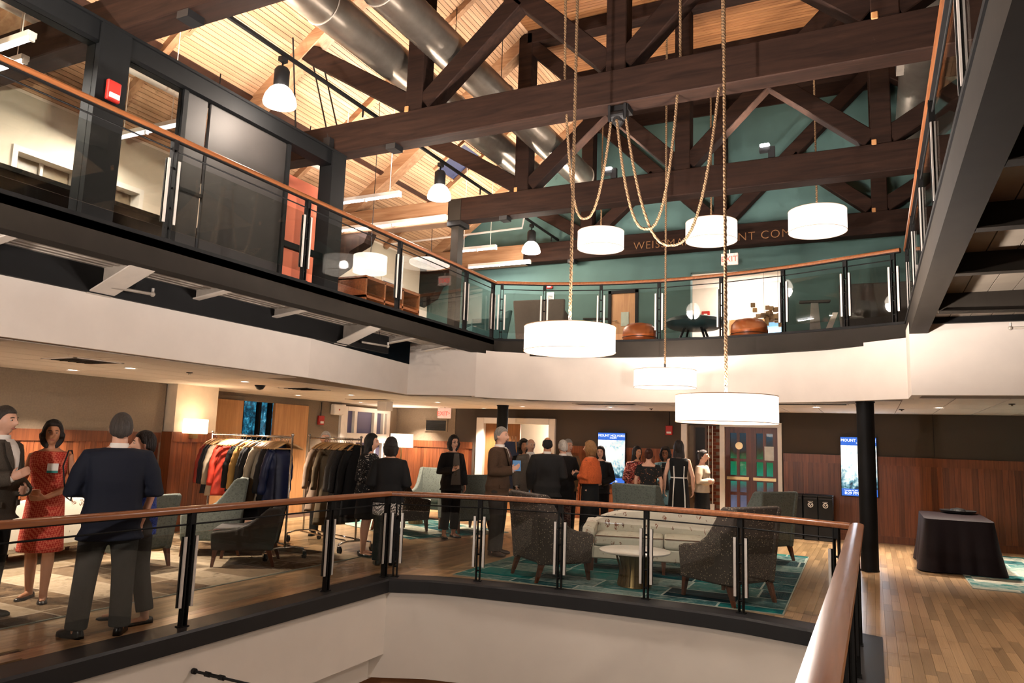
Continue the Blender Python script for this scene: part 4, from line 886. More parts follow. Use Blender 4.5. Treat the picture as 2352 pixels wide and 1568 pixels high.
MB().tube([(-.04, 0, .02), (0, 0, 1.5)], .012, 8).build('pole', m_brass, fl); MB().tube([(.06, 0, .02), (.0, 0, 1.45)], .010, 8).build('pole', m_brass, fl); MB().lathe([(.16, 0), (.16, .02), (.05, .035)], n=24).build('base', m_brass, fl)
light('floor_lamp_bulb', 'POINT', (-10.2, 14.9, 1.56), 30, WARM, .12, parent=fl)
sc = E('wall_sconce', (-10.14, 8.72, 1.72), 0, 'glowing wall sconce on the pale pier', 'wall lamp')
MB().box((-10.15, 8.52, 1.60), (-10.0, 8.92, 1.84)).build('shade', EM('sconce_glow', '#ffe2bd', 2.5), sc, True, bevel=.01); MB().box((-10.155, 8.67, 1.52), (-10.06, 8.77, 1.60)).build('arm', m_brass, sc, True)
light('sconce_bulb', 'POINT', (-9.9, 8.72, 1.78), 10, (1, .72, .45), .1, parent=sc)

# ================================================================== draped table, bins, screens
dt = E('draped_table', (1.08, 13.3, 0), 0, 'table under a dark plum floor-length cloth by the wall', 'table')
for x in (.74, 1.42):
    for y in (12.55, 14.05): MB().box((x - .02, y - .02, 0), (x + .02, y + .02, .73)).build('leg', m_steel, dt, True)
MB().box((.70, 12.52, .71), (1.46, 14.08, .735)).build('table_top', m_doorwood, dt, True)
n = 96; top = []; rs = []
def rr(t, hx, hy, p):
    c, s = math.cos(t), math.sin(t); k = (abs(c) ** p + abs(s) ** p) ** (-1 / p); return hx * c * k, hy * s * k
for lv in range(9):
    f = lv / 8; ring = []
    for j in range(n):
        t = 2 * PI * j / n; x, y = rr(t, .425 + .012, .845 + .012, 14); corner = abs(math.sin(2 * t)) if abs(abs(math.atan2(abs(y) / .85, abs(x) / .43)) - PI / 4) < .35 else 0
        fold = .016 * math.sin(9 * t + 1) + .012 * math.sin(17 * t); fl_ = 1 + f * .16 + f * f * .10 * corner + f * fold * 2
        ring.append((1.08 + x * fl_ + 0, 13.3 + y * (1 + f * .07 + f * f * .06 * corner + f * fold), .745 - f * .729))
    rs.append(ring)
m_plum = M('plum_black_polyester', '#170c0e', .7, var=.2, scale=30, spec=.2)
b = MB(); b.rings(rs, caps=False); k = len(b.v); b.v.append((1.08, 13.3, .744)); b.f += [(j, (j + 1) % n, k) for j in range(n)]
tc = b.build('tablecloth', m_plum, None, auto=60); tag(tc, 'dark plum tablecloth draped to the floor over the long table', 'tablecloth')
ht = E('black_dish', (1.2, 14.0, .746), 0, 'flat black round dish on the draped table', 'dish'); MB().lathe([(.16, 0), (.24, .02), (.26, .05), (.24, .05), (.15, .02)], n=28).build('bowl', m_black, ht); MB().lathe([(.12, .02), (.1, .07), (.02, .09)], n=20).build('lid', m_black, ht)
for k, (x, lab, mark) in enumerate(((-1.36, 'black recycling bin half hidden by the grey-green chair', None), (-1.09, 'black bin with round recycling mark, middle of three', 1), (-.83, 'black bin with round landfill mark nearest the screen', 1))):
    bn = E('recycling_bin', (x, 15.42, 0), 0, lab, 'bin', 'black waste bins')
    MB().box((-.125, -.2, .0), (.125, .2, .80)).build('body', m_black, bn, bevel=.012); MB().box((-.13, -.205, .80), (.13, .205, .84)).build('lid', m_black, bn, bevel=.01); MB().box((-.118, -.204, .05), (.118, -.2, .76)).build('front_door', m_steel, bn); MB().box((-.02, -.212, .74), (.02, -.204, .755)).build('handle', m_steel, bn)
    if mark:
        MB().tube([(.0 + .042 * math.cos(a), -.207, .655 + .042 * math.sin(a)) for a in [2 * PI * j / 24 for j in range(24)]], .006, 5, closed=True).build('mark_ring', m_white, bn)
        for q in range(3): a = q * 2.094 + .5; MB().cbox((.018 * math.cos(a), -.207, .655 + .018 * math.sin(a)), (.024, .003, .010), ry=-a + 1.2).build('mark_arrow', m_white, bn)
        text('mark_word', 'RECYCLE' if k == 1 else 'LANDFILL', .022, (x, 15.42 - .207, .708), (PI / 2, 0, 0), m_white, bn, .0008, 'CENTER')
m_blue = EM('screen_blue', '#2a5fc0', .6); m_photo = None
def photo_mat():
    n = NT('screen_photo'); n.p(.3); c = n.coord((1, 1, 1)); z = n.noise(c, 9, 5, .6, .3); z3 = n.noise(n.coord((9, 1, 1.6)), 3, 3)
    sep = n.n('ShaderNodeSeparateXYZ'); n.l(c, 'Vector', sep, 0); mr = n.n('ShaderNodeMapRange'); n.l(sep, 'Z', mr, 'Value'); mr.inputs['From Min'].default_value = .15; mr.inputs['From Max'].default_value = .55; mr.inputs['To Min'].default_value = 0; mr.inputs['To Max'].default_value = .28
    ad = n.n('ShaderNodeMath', operation='ADD'); n.l(z, 'Fac', ad, 0); n.l(mr, 'Result', ad, 1); ad2 = n.n('ShaderNodeMath', operation='MULTIPLY_ADD'); n.l(z3, 'Fac', ad2, 0); ad2.inputs[1].default_value = .25; n.l(ad, 'Value', ad2, 2)
    r = n.ramp(ad2, 'Value', [(.58, '#16324a'), (.68, '#4f93aa'), (.8, '#bfe0ec'), (.95, '#ffffff')]); n.l(r, 'Color', n.b, 'Emission Color'); n.b.inputs['Emission Strength'].default_value = .42; n.base(r, 'Color'); return n.m
m_photo = photo_mat()
m_lit = EM('screen_white', '#ffffff', 1.0)
def screen(x0, x1, z0, z1, label):
    s = E('display_screen', ((x0 + x1) / 2, 15.75, z0), 0, label, 'screen', 'wall display screens'); w = x1 - x0; h = z1 - z0; y = -.05
    MB().box((-w / 2 - .012, y, -.012), (w / 2 + .012, .03, h + .012)).build('bezel', m_black, s, bevel=.004)
    MB().box((-w / 2, y - .003, h * .86), (w / 2, y - .001, h)).build('header_panel', m_blue, s); MB().box((-w / 2, y - .003, 0), (w / 2, y - .001, h * .12)).build('footer_panel', m_blue, s); MB().box((-w / 2, y - .003, h * .12), (w / 2, y - .001, h * .86)).build('photo_panel', m_photo, s)
    L = s.location
    text('header_text', 'MOUNT HOLYOKE', w * .115, (L.x, L.y + y - .005, z0 + h * .925), (PI / 2, 0, 0), m_lit, s, .0005, 'CENTER'); text('header_text', 'COLLEGE', w * .06, (L.x + .04, L.y + y - .005, z0 + h * .89), (PI / 2, 0, 0), m_lit, s, .0005, 'CENTER')
    text('clock_text', '8:29 PM', w * .12, (L.x - w * .42, L.y + y - .005, z0 + h * .025), (PI / 2, 0, 0), m_lit, s, .0005); text('date_text', 'September 28, 2018', w * .045, (L.x - w * .42, L.y + y - .005, z0 + h * .085), (PI / 2, 0, 0), m_lit, s, .0005); text('footer_text', '71', w * .1, (L.x + w * .15, L.y + y - .005, z0 + h * .03), (PI / 2, 0, 0), m_lit, s, .0005)
    MB().box((w * .08, y - .004, h * .02), (w * .088, y - .003, h * .1)).build('footer_rule', m_lit, s)
    light('screen_glow', 'AREA', (L.x, L.y - .12, z0 + h / 2), 7, (.75, .87, 1), w, (L.x, L.y - 3, z0 + h / 2), parent=s, sizey=h)
screen(-5.5, -4.88, .80, 1.91, 'glowing blue-and-white display behind the orange shawl'); screen(-.56, .06, .84, 1.95, 'glowing display half hidden by the black column')

# ================================================================== lower wall fittings
def exitsign(c, label, arrow=True, face=-1, s=1.0):
    x, y, z = c; e = E('exit_sign', c, 0, label, 'exit sign', 'red exit signs')
    MB().box((-.17 * s, -.03, -.12 * s), (.17 * s, .03, .12 * s)).build('housing', m_signbody, e, bevel=.006); text('exit_text', 'EXIT', (.145 if arrow else .165) * s, (x - (.03 if arrow else 0) * s, y - .032, z - .055 * s), (PI / 2, 0, 0), m_signred, e, .001, 'CENTER')
    if arrow: text('arrow_text', '>', .13 * s, (x + .1 * s, y - .032, z - .045 * s), (PI / 2, 0, 0), m_signred, e, .001)
    MB().tube([(0, 0, .12 * s), (0, 0, .2 * s)], .012, 6).build('stem', m_white, e)
exitsign((-9.1, 15.0, 2.255), 'red exit sign with arrow hung under the low ceiling', s=1.0)
exitsign((-2.57, 15.36, 5.56), 'red exit sign hung from the lettered truss', False)
gv = E('wall_grille', (-9.79, 15.78, 1.98), 0, 'dark louvred grille on the taupe wall near the exit sign', 'vent'); MB().box((-.33, -.02, -.15), (.33, 0, .15)).build('frame', m_taupe, gv)
for k in range(11): MB().cbox((0, -.024, -.115 + .023 * k), (.56, .01, .012), rx=.5).build('slat', m_black, gv)
MB().box((-.29, -.022, -.125), (.29, -.02, .125)).build('backing', m_black, gv)
fa = E('fire_alarm', (-3.92, 15.79, 2.0), 0, 'red fire alarm box on the dark wall beside the brick niche', 'fire alarm', 'red fire alarms'); MB().box((-.075, -.06, -.1), (.075, 0, .1)).build('body', m_red, fa, bevel=.01); MB().box((-.05, -.07, -.07), (.05, -.06, -.03)).build('strobe', m_white, fa); MB().tube([(0, -.02, .1), (0, -.02, .4)], .01, 6).build('conduit', m_black, fa)
fa = E('fire_alarm', (-10.99, 12.84, 1.97), 0, 'red fire alarm strobe beside the birch door leaf', 'fire alarm', 'red fire alarms'); MB().box((0, -.09, -.1), (.06, .09, .1)).build('body', m_red, fa, bevel=.01); MB().box((.06, -.05, -.07), (.07, .05, -.02)).build('strobe', m_white, fa); MB().tube([(.02, 0, .1), (.02, 0, .4)], .01, 6).build('conduit', m_black, fa)
bx = E('wall_speaker', (-10.99, 13.33, 2.23), 0, 'small white speaker box on the wall near the white window', 'speaker'); MB().box((0, -.17, -.12), (.13, .17, .12)).build('cabinet', m_white, bx, bevel=.02); MB().sphere((.13, 0, 0), (.008, .02, .02), 10, 8).build('emblem', m_red, bx)
# birch double doors standing open, dusk glazing between
def dusk_mat():
    n = NT('dusk_trees'); n.p(.4); c = n.coord(); z = n.noise(c, 7, 7, .75, .3); r = n.ramp(z, 'Fac', [(.38, '#03141f'), (.5, '#0b4660'), (.62, '#2f86a8'), (.75, '#d8f0fa')]); n.l(r, 'Color', n.b, 'Emission Color'); n.b.inputs['Emission Strength'].default_value = .9; n.base(r, 'Color'); return n.m
m_dusk = dusk_mat()
d = E('door_2', (-11.0, 11.0, 0), 0, 'birch double doors standing open beside a dusk-lit window', 'door', kind='structure')
MB().box((-11.02, 9.72, .01), (-10.96, 10.58, 2.26)).build('door_leaf', m_door, d, True, bevel=.004); MB().box((-11.02, 11.42, .01), (-10.95, 12.42, 2.26)).build('door_leaf', m_door, d, True, bevel=.004)
MB().box((-11.06, 9.62, 0), (-10.99, 9.72, 2.28)).build('jamb', m_steel2, d, True); MB().box((-11.06, 9.62, 2.26), (-10.98, 12.42, 2.34)).build('head_jamb', m_taupe, d, True)
MB().tube([(-10.93, 10.5, 1.0), (-10.93, 10.4, 1.0)], .012, 8).build('door_handle', m_chrome, d, True)
wn = E('window_6', (-11.1, 11.0, 0), 0, 'tall dusk-lit window between the birch door leaves', 'window', kind='structure')
for y0, y1, z0, z1 in ((10.58, 10.66, 0, 2.26), (11.36, 11.42, 0, 2.26), (11.06, 11.12, 0, 2.26), (10.66, 11.36, 1.52, 1.58), (10.66, 11.36, 0, .12)): MB().box((-11.12, y0, z0), (-11.03, y1, z1)).build('window_frame', m_frame, wn, True)
for y0, y1 in ((10.66, 11.06), (11.12, 11.36)):
    for z0, z1 in ((.12, 1.52), (1.58, 2.26)): MB().box((-11.09, y0, z0), (-11.08, y1, z1)).build('pane', m_glass, wn, True)
gd = E('exterior_trees', (-13.5, 11.5, 0), 0, 'dusky trees seen through the side window', 'trees', kind='stuff')
MB().box((-15.2, 6, -.5), (-15.0, 20, 5)).build('foliage_mass', m_dusk, gd, True)
# white mullioned window on the side wall
wn = E('window_7', (-11.0, 14.5, 0), 0, 'tall white mullioned window near the corner lamp', 'window', kind='structure')
m_lav = EM('lavender_pane', '#655d7c', .07, '#4c4658')
for y0, y1, z0, z1 in ((13.62, 13.76, 0, 2.33), (15.31, 15.45, 0, 2.33), (13.76, 15.31, 2.23, 2.33), (13.76, 15.31, 1.5, 1.72), (13.76, 15.31, 0, .3), (14.02, 14.12, .3, 2.23), (14.78, 14.9, .3, 2.23), (15.16, 15.22, .3, 2.23)): MB().box((-11.1, y0, z0), (-10.95 if y1 - y0 > 1 else -10.957, y1, z1)).build('window_frame', m_white, wn, True)
for y0, y1 in ((13.76, 14.02), (14.12, 14.78), (14.9, 15.16), (15.22, 15.31)):
    for z0, z1 in ((.3, 1.5), (1.72, 2.23)): MB().box((-11.05, y0, z0), (-11.04, y1, z1)).build('pane', m_lav, wn, True)
MB().box((-11.05, 13.5, 0), (-10.93, 13.64, 2.36)).build('casing', m_white, wn, True)
ub = E('ceiling_speaker', (-9.3, 12.9, 2.3), 0, 'pale box hanging under the low ceiling by the white window', 'box'); MB().box((-.12, -.12, -.1), (.12, .12, .1)).build('cover', m_tile, ub, bevel=.01)
# lit doorway in the far wall
d = E('door_3', (-7.6, 15.8, 0), 0, 'white-cased doorway with birch leaf and lit corridor', 'door', kind='structure')
for x0, x1, z0, z1 in ((-8.62, -8.42, 0, 2.2), (-6.72, -6.56, 0, 2.2), (-8.42, -6.72, 2.06, 2.2)): MB().box((x0, 15.72, z0), (x1, 15.9, z1)).build('casing', m_white, d, True, bevel=.008)
MB().box((-8.42, 15.84, 0), (-7.5, 15.9, 2.06)).build('door_leaf', WOOD('tan_door', '#7a4f2c', '#98673c', 2, .45, 12, .1), d, True)
rc = E('wall_corridor', (0, 0, 0), 0, 'cream corridor beyond the cased doorway', 'wall', kind='structure')
MB().box((-9, 17.6, 0), (-6, 17.7, 2.4)).build('plaster', m_upwhite, rc); MB().box((-6.3, 15.95, 0), (-6.2, 17.6, 2.4)).build('plaster', m_upwhite, rc); MB().box((-9, 15.95, 2.3), (-6, 17.7, 2.4)).build('soffit', m_upwhite, rc)
cs = E('corridor_sconce', (-7.05, 17.52, 1.75), 0, 'small glowing sconce in the corridor beyond the doorway', 'wall lamp'); MB().box((-.07, -.06, -.2), (.07, .06, .2)).build('shade', EM('corridor_glow', '#ffe6c4', 7), cs, bevel=.01); MB().box((-.03, .03, -.26), (.03, .08, -.2)).build('bracket', m_brass, cs); light('corridor_bulb', 'POINT', (-7.05, 17.2, 1.8), 30, WARM, .1, parent=cs)
# brick niche and glazed doors
br = E('wall_brick', (0, 0, 0), 0, 'red brick wall strip beside the glazed doors', 'wall', kind='structure')
MB().box((-3.6, 16.0, 0), (-2.86, 16.15, 2.14)).build('mortar', M('mortar', '#8d7a66', .95), br)
m_brick = WOOD('red_brick', '#6a3322', '#8e4a33', 0, .9, 6, .3, .2, 0, .2)
bk = MB().box((-.097, -.015, -.028), (.097, .0, .028)).mesh('brick'); bk.materials.append(m_brick)
for j in range(31):
    for i in range(4):
        x = -3.5 + .21 * i + (.105 if j % 2 else 0)
        if -3.58 < x - .1 and x + .1 < -2.84 and not (-3.46 < x < -3.14): inst(bk, 'brick', (x, 16.0, .035 + .0685 * j), br)
nw = E('window_8', (-3.32, 15.98, 0), 0, 'narrow dark arched window in the brick strip', 'window', kind='structure'); MB().box((-3.44, 15.95, .5), (-3.16, 16.0, 2.12)).build('window_frame', M('bronze_frame', '#5a4230', .5), nw, True); MB().box((-3.4, 15.94, .55), (-3.2, 15.96, 2.08)).build('pane', M('dark_pane', '#1a1612', .2), nw, True)
MB().tube([(-3.12, 15.93, 0), (-3.12, 15.93, 2.12)], .012, 6).build('conduit', m_white, nw, True); MB().tube([(-3.04, 15.93, .45), (-3.04, 15.93, 2.12)], .012, 6).build('conduit', m_white, nw, True); MB().box((-3.15, 15.9, .36), (-3.0, 15.95, .5)).build('outlet_box', m_white, nw, True)
d = E('door_4', (-2.25, 15.85, 0), 0, 'glazed walnut double doors with brass push bars', 'door', kind='structure')
for x0, x1, z0, z1 in ((-3.66, -3.54, 0, 2.14), (-2.86, -2.76, 0, 2.14), (-1.72, -1.64, 0, 2.2), (-2.76, -1.72, 2.1, 2.2)): MB().box((x0, 15.74, z0), (x1, 15.9, z1)).build('casing', m_white, d, True)
m_push = M('brass_push_bar', '#c9ab7c', .35, .6)
def leaf(x0, x1):
    w = x1 - x0; cols = [(x0, x0 + .1), (x0 + w / 2 - .03, x0 + w / 2 + .03), (x1 - .1, x1)]
    L = E('door_leaf', (0, 0, 0)); L.parent = d; L.location = -d.location
    for a, c in cols: MB().box((a, 15.82, .01), (c, 15.87, 2.1)).build('stile', m_doorwood, L)
    for z0, z1 in ((.01, .3), (.72, .78), (1.0, 1.12), (1.4, 1.46), (1.98, 2.1)): MB().box((x0, 15.822, z0), (x1, 15.868, z1)).build('cross_rail', m_doorwood, L)
    for a, c in ((x0 + .1, x0 + w / 2 - .03), (x0 + w / 2 + .03, x1 - .1)):
        for z0, z1 in ((.3, .72), (.78, 1.0), (1.12, 1.4), (1.46, 1.98)): MB().box((a, 15.842, z0), (c, 15.848, z1)).build('pane', m_glass, L)
    MB().box((x0 + .04, 15.76, 1.03), (x1 - .04, 15.80, 1.09)).build('push_bar', m_push, L)
leaf(-2.76, -2.24); leaf(-2.24, -1.72)
MB().tube([(-2.48, 15.81, 1.72), (-2.48, 15.815, 1.72)], .075, 20).build('round_seal', m_push, d, True); MB().box((-1.98, 15.80, 1.44), (-1.8, 15.81, 1.72)).build('paper_notice', M('paper', '#d5d8d2', .8), d, True)
yd = E('exterior_courtyard', (-2.3, 19, 0), 0, 'green and blue dusk light outside the glazed doors', 'courtyard', kind='stuff')
def yard_mat():
    n = NT('dusk_yard'); n.p(.5); c = n.coord(); sep = n.n('ShaderNodeSeparateXYZ'); n.l(c, 'Vector', sep, 0); z = n.noise(c, 2.4, 5, .6, .5); ad = n.n('ShaderNodeMath', operation='MULTIPLY_ADD'); n.l(z, 'Fac', ad, 0); ad.inputs[1].default_value = .7; n.l(sep, 'Z', ad, 2)
    mr = n.n('ShaderNodeMapRange'); n.l(ad, 'Value', mr, 'Value'); mr.inputs['From Min'].default_value = 0; mr.inputs['From Max'].default_value = 3
    r = n.ramp(mr, 'Result', [(.15, '#8892c4'), (.34, '#6a6470'), (.44, '#2fa08a'), (.56, '#1f8a5a'), (.66, '#4a3a2c'), (.8, '#35566e'), (.95, '#24303a')]); n.l(r, 'Color', n.b, 'Emission Color'); n.b.inputs['Emission Strength'].default_value = .38; n.base(r, 'Color'); return n.m
MB().box((-6, 18.6, -.2), (1, 18.7, 3.2)).build('hedge_and_path', yard_mat(), yd, True)
# board on an easel behind the tweed man
ea = E('easel_sign', (-6.3, 12.9, 0), 0, 'dark navy sign board on a wooden easel behind the tweed man', 'sign')
MB().cbox((-6.3, 12.9, 1.2), (.62, .02, .9), rz=.25, rx=-.12).build('board', M('navy_board', '#1d2440', .5), ea, True)
for dx, dy in ((-.25, 0), (.25, .1), (0, .5)): MB().tube([(-6.3 + dx, 12.9 + dy, 0), (-6.3 + dx * .3, 12.95, 1.75)], .014, 6).build('leg', m_door, ea, True)
MB().cbox((-6.3, 12.86, .74), (.6, .06, .03), rz=.25).build('ledge', m_door, ea, True)
# ================================================================== far balcony furniture
m_poof = WOOD('burnt_orange_leather', '#a04f22', '#c06a34', 0, .35, 4, .1, .5)
m_dkfab = M('dark_grey_felt', '#3d3832', .9, var=.1, scale=40); m_mid = M('warm_grey_felt', '#5b5148', .9, var=.1, scale=40)
for x, l in ((-3.72, 'burnt orange leather pouf left of the round dark ottoman'), (-1.82, 'burnt orange leather pouf right of the round dark ottoman')):
    p = E('pouf', (x, 12.75, ZG1), 0, l, 'pouf', 'orange leather poufs'); MB().lathe([(.24, 0), (.29, .06), (.305, .16), (.29, .28), (.22, .36), (.1, .385), (.02, .388)], n=32).build('cushion', m_poof, p, smooth=True)
    MB().tube([(.303 * math.cos(2 * PI * j / 32), .303 * math.sin(2 * PI * j / 32), .12) for j in range(32)], .006, 5, closed=True).build('seam', m_black, p)
o = E('ottoman_table', (-2.85, 13.3, ZG1), 0, 'round dark teal coffee table between the orange poufs', 'table'); MB().lathe([(.42, .34), (.5, .38), (.53, .44), (.5, .50), (.42, .53), (.1, .54)], n=40).build('table_top', M('dark_teal_top', '#22373a', .35), o, auto=40)
for k in range(4): a = .785 + k * PI / 2; MB().tube([(.38 * math.cos(a), .38 * math.sin(a), 0), (.2 * math.cos(a), .2 * math.sin(a), .36)], .022, 6).build('leg', m_black, o)
MB().lathe([(.46, 0.01), (.48, .06), (.46, .12), (.3, .13)], (0, -.0, 0), 36).build('plinth', M('dark_teal_side', '#263c3e', .5), o, auto=50)
def lounge(label, c, w, h, rz, mat, d=.75):
    r = E('lounge_chair', (c[0], c[1], ZG1), rz, label, 'lounge chair', 'balcony lounge seats')
    MB().rings([[(-w/2, -d/2, .1), (w/2, -d/2, .1), (w/2, -d/2 + .12, .1), (-w/2, -d/2 + .12, .1)], [(-w/2 - .05, -d/2 - .1, h), (w/2 + .05, -d/2 - .1, h), (w/2 + .05, -d/2 - .02, h), (-w/2 - .05, -d/2 - .02, h)]]).build('backrest', mat, r, bevel=.03, seg=3, auto=40)
    for s in (-1, 1): MB().rings([[(s * w/2, -d/2, .1), (s * (w/2 - .07), -d/2, .1), (s * (w/2 - .07), d/2, .1), (s * w/2, d/2, .1)], [(s * (w/2 + .04), -d/2 - .06, h * .8), (s * (w/2 - .02), -d/2 - .06, h * .8), (s * (w/2 - .02), d/2, .55), (s * (w/2 + .04), d/2, .55)]]).build('arm', mat, r, bevel=.02, seg=2, auto=40)
    MB().box((-w/2 + .05, -d/2 + .1, .15), (w/2 - .05, d/2, .42)).build('seat', mat, r, bevel=.03, seg=3, auto=40)
    for x in (-w/2 + .06, w/2 - .06):
        for y in (-d/2 + .06, d/2 - .06): MB().tube([(x, y, 0), (x, y, .16)], .018, 8).build('leg', m_black, r)
    return r
lounge('grey-brown lounge chair behind the balcony glass left of the first drum', (-5.75, 13.15), .95, .92, .1, m_mid); lounge('teal lounge chair behind the side gallery corner glass', (-7.0, 12.9), .7, .8, 2.4, M('teal_felt', '#31504e', .9))
lounge('wide dark grey settee at the right end of the balcony', (.1, 13.25), 1.0, .88, .05, m_dkfab, .9); lounge('dark lounge chair behind the right gallery corner', (1.3, 12.9), .8, .9, -.5, m_dkfab)
def tablet(label, c, rz):
    t = E('tablet_table', (c[0], c[1], ZG1), rz, label, 'table', 'wedge tablet tables'); MB().cbox((0, 0, .60), (.46, .32, .035), rx=.12).build('table_top', m_dkfab, t, bevel=.006)
    MB().rings([[(-.09, -.05, .02), (.09, -.05, .02), (.09, .03, .02), (-.09, .03, .02)], [(-.055, -.03, .58), (.055, -.03, .58), (.055, .03, .58), (-.055, .03, .58)]]).build('stem', M('satin_steel', '#8e877e', .35, .6), t); MB().box((-.16, -.16, 0), (.16, .14, .02)).build('base', m_steel, t); MB().rings([[(.1, -.05, .02), (.2, -.05, .02), (.2, .0, .02), (.1, .0, .02)], [(.26, -.1, .4), (.34, -.1, .4), (.34, -.05, .4), (.26, -.05, .4)]]).build('brace', m_metal, t)
tablet('wedge-shaped tablet table near the right end of the balcony', (-.78, 12.62), .1); tablet('wedge-shaped tablet table before the birch door', (-4.75, 13.3), .2)
pp = E('wall_notice', (-6.75, 15.7, 5.05), 0, 'small white notice on the teal wall by the birch door', 'notice'); MB().box((-.09, -.01, -.12), (.09, 0, .12)).build('sheet', M('notice_paper', '#dcd6ca', .7), pp); 
for k in range(4): MB().box((-.06, -.012, .05 - .035 * k), (.06, -.01, .06 - .035 * k)).build('print_line', m_steel2, pp)
fa = E('fire_alarm', (-6.77, 15.7, 5.31), 0, 'red strobe above the white notice on the teal wall', 'fire alarm', 'red fire alarms'); MB().box((-.08, -.05, -.05), (.08, 0, .05)).build('body', m_red, fa, bevel=.01); MB().box((-.04, -.06, -.025), (.04, -.05, .015)).build('strobe', m_white, fa)
fa = E('fire_alarm', (-3.62, 18.18, 4.9), 0, 'red pull station on the white room wall', 'fire alarm', 'red fire alarms'); MB().box((-.1, -.05, -.1), (.1, 0, .1)).build('body', m_red, fa, bevel=.01); MB().box((-.04, -.06, -.05), (.04, -.05, .03)).build('pull_handle', m_white, fa)
sc2 = E('block_sculpture', (-1.95, 17.0, 4.72), 0, 'hanging cluster of small wooden blocks before the blue window', 'sculpture'); rng2 = random.Random(3)
for k in range(34):
    x = rng2.gauss(0, .17); z = rng2.gauss(0, .1); MB().cbox((x, rng2.gauss(0, .1), z - .08), (.09, .09, .09), rz=.0).build('block', WOOD('block_wood', '#6a4a2a', '#a07a4a', 2, .6, 10, .4), sc2)
for dx in (-.15, .15): MB().tube([(dx, 0, -.05), (dx, 0, 1.15)], .004, 5).build('wire', m_steel, sc2)
# rack of hats: small dark cabinet beyond glass etc.
# ================================================================== people
def ell(cx, cy, z, hx, hy, n=20, p=2.4):
    out = []
    for j in range(n):
        t = 2 * PI * j / n; c, s = math.cos(t), math.sin(t); k = (abs(c) ** p + abs(s) ** p) ** (-1 / p); out.append((cx + hx * c * k, cy + hy * s * k, z))
    return out
SKIN = {'fair': M('skin_fair', '#d8a488', .5, var=.06, scale=14), 'tan': M('skin_tan', '#bd8360', .5, var=.06, scale=14), 'deep': M('skin_deep', '#7f5238', .5, var=.06, scale=14)}
m_eye = M('eye_white', '#d8cfc4', .25); m_pupil = M('pupil', '#1c120c', .2); m_lip = M('lip', '#a5604f', .5); m_shoe = M('black_leather', '#0f0d0c', .3, var=.1); m_brownshoe = M('brown_leather', '#2f1a10', .35)
def hairm(name, col):
    n = NT(name); n.p(.45, 0, .4); c = n.coord((60, 60, 7)); z = n.noise(c, 1.5, 5, .65, .8); r = n.ramp(z, 'Fac', [(.3, mul(col, .55)), (.7, mul(col, 1.4))]); n.base(r, 'Color'); n.bump(z, 'Fac', 1.0, .012); return n.m
H_DARK = hairm('hair_dark_brown', '#1f130d'); H_BLACK = hairm('hair_black', '#120d0b'); H_GREY = hairm('hair_grey', '#8e867c'); H_WHITE = hairm('hair_white', '#c9c0b4'); H_BLOND = hairm('hair_dark_blond', '#8a6238'); H_RED = hairm('hair_auburn', '#3d1a10'); H_SALT = hairm('hair_salt_pepper', '#3f3730')
ARM = {  # elbow, wrist, finger direction, palm normal (right side; mirrored for the left)
 'down': ((.245, -.03, 1.13), (.245, .04, .885), (0, .15, -1), (-1, 0, 0)),
 'bent': ((.25, -.03, 1.11), (.10, .20, 1.04), (-.75, .6, .05), (-.5, -.6, .1)),
 'clasp': ((.25, -.02, 1.10), (.06, .23, 1.0), (-.75, .55, -.1), (-.4, -.5, .5)),
 'hold': ((.24, -.01, 1.12), (.12, .24, 1.15), (-.35, .75, .5), (-.85, -.2, .1)),
 'high': ((.23, .05, 1.14), (.13, .26, 1.28), (-.2, .55, .8), (-.8, -.4, 0)),
 'cross': ((.285, .02, 1.13), (-.03, .20, 1.14), (-1, .05, .05), (0, -1, 0)),
 'out': ((.27, .08, 1.14), (.20, .30, 1.10), (-.1, 1, .1), (-.3, .1, 1)),
}
def mirror(v, s): return Vector((v[0] * s, v[1], v[2]))
def head_mesh(b, hc, yaw, pitch, jaw=1.0):
    R = Matrix.Rotation(yaw, 3, 'Z') @ Matrix.Rotation(pitch, 3, 'X'); n, m = 40, 30; rx, ry, rz = .075 * jaw, .095, .118; rs = []
    g = lambda a, c, w: math.exp(-((a - c) / w) ** 2)
    for i in range(m + 1):
        t = min(max(PI * i / m, .03), PI - .03); ring = []
        for j in range(n):
            p = 2 * PI * j / n; u = Vector((math.sin(t) * math.cos(p), math.sin(t) * math.sin(p), -math.cos(t))); x, y, z = u.x * rx, u.y * ry, u.z * rz
            if z < 0: k = -z / rz; x *= 1 - .30 * k ** 1.6; y *= 1 - .18 * k if y > 0 else 1 - .35 * k
            if y > 0:
                f = y / ry
                y += f * (.038 * g(x, 0, .014) * g(z, -.020, .018) + .020 * g(x, 0, .010) * g(z, .006, .022) + .006 * g(z, .035, .012) * g(x, 0, .05) - .008 * (g(x, .03, .014) + g(x, -.03, .014)) * g(z, .012, .012) + .006 * g(x, 0, .022) * g(z, -.058, .012) + .018 * g(x, 0, .026) * g(z, -.10, .02))
            ring.append(R @ Vector((x, y, z)) + hc)
        rs.append(ring)
    b.rings(rs)
    for s in (-1, 1): b.sphere(R @ Vector((s * .077 * jaw, -.008, -.006)) + hc, (.012, .02, .032), 10, 8)
    return R
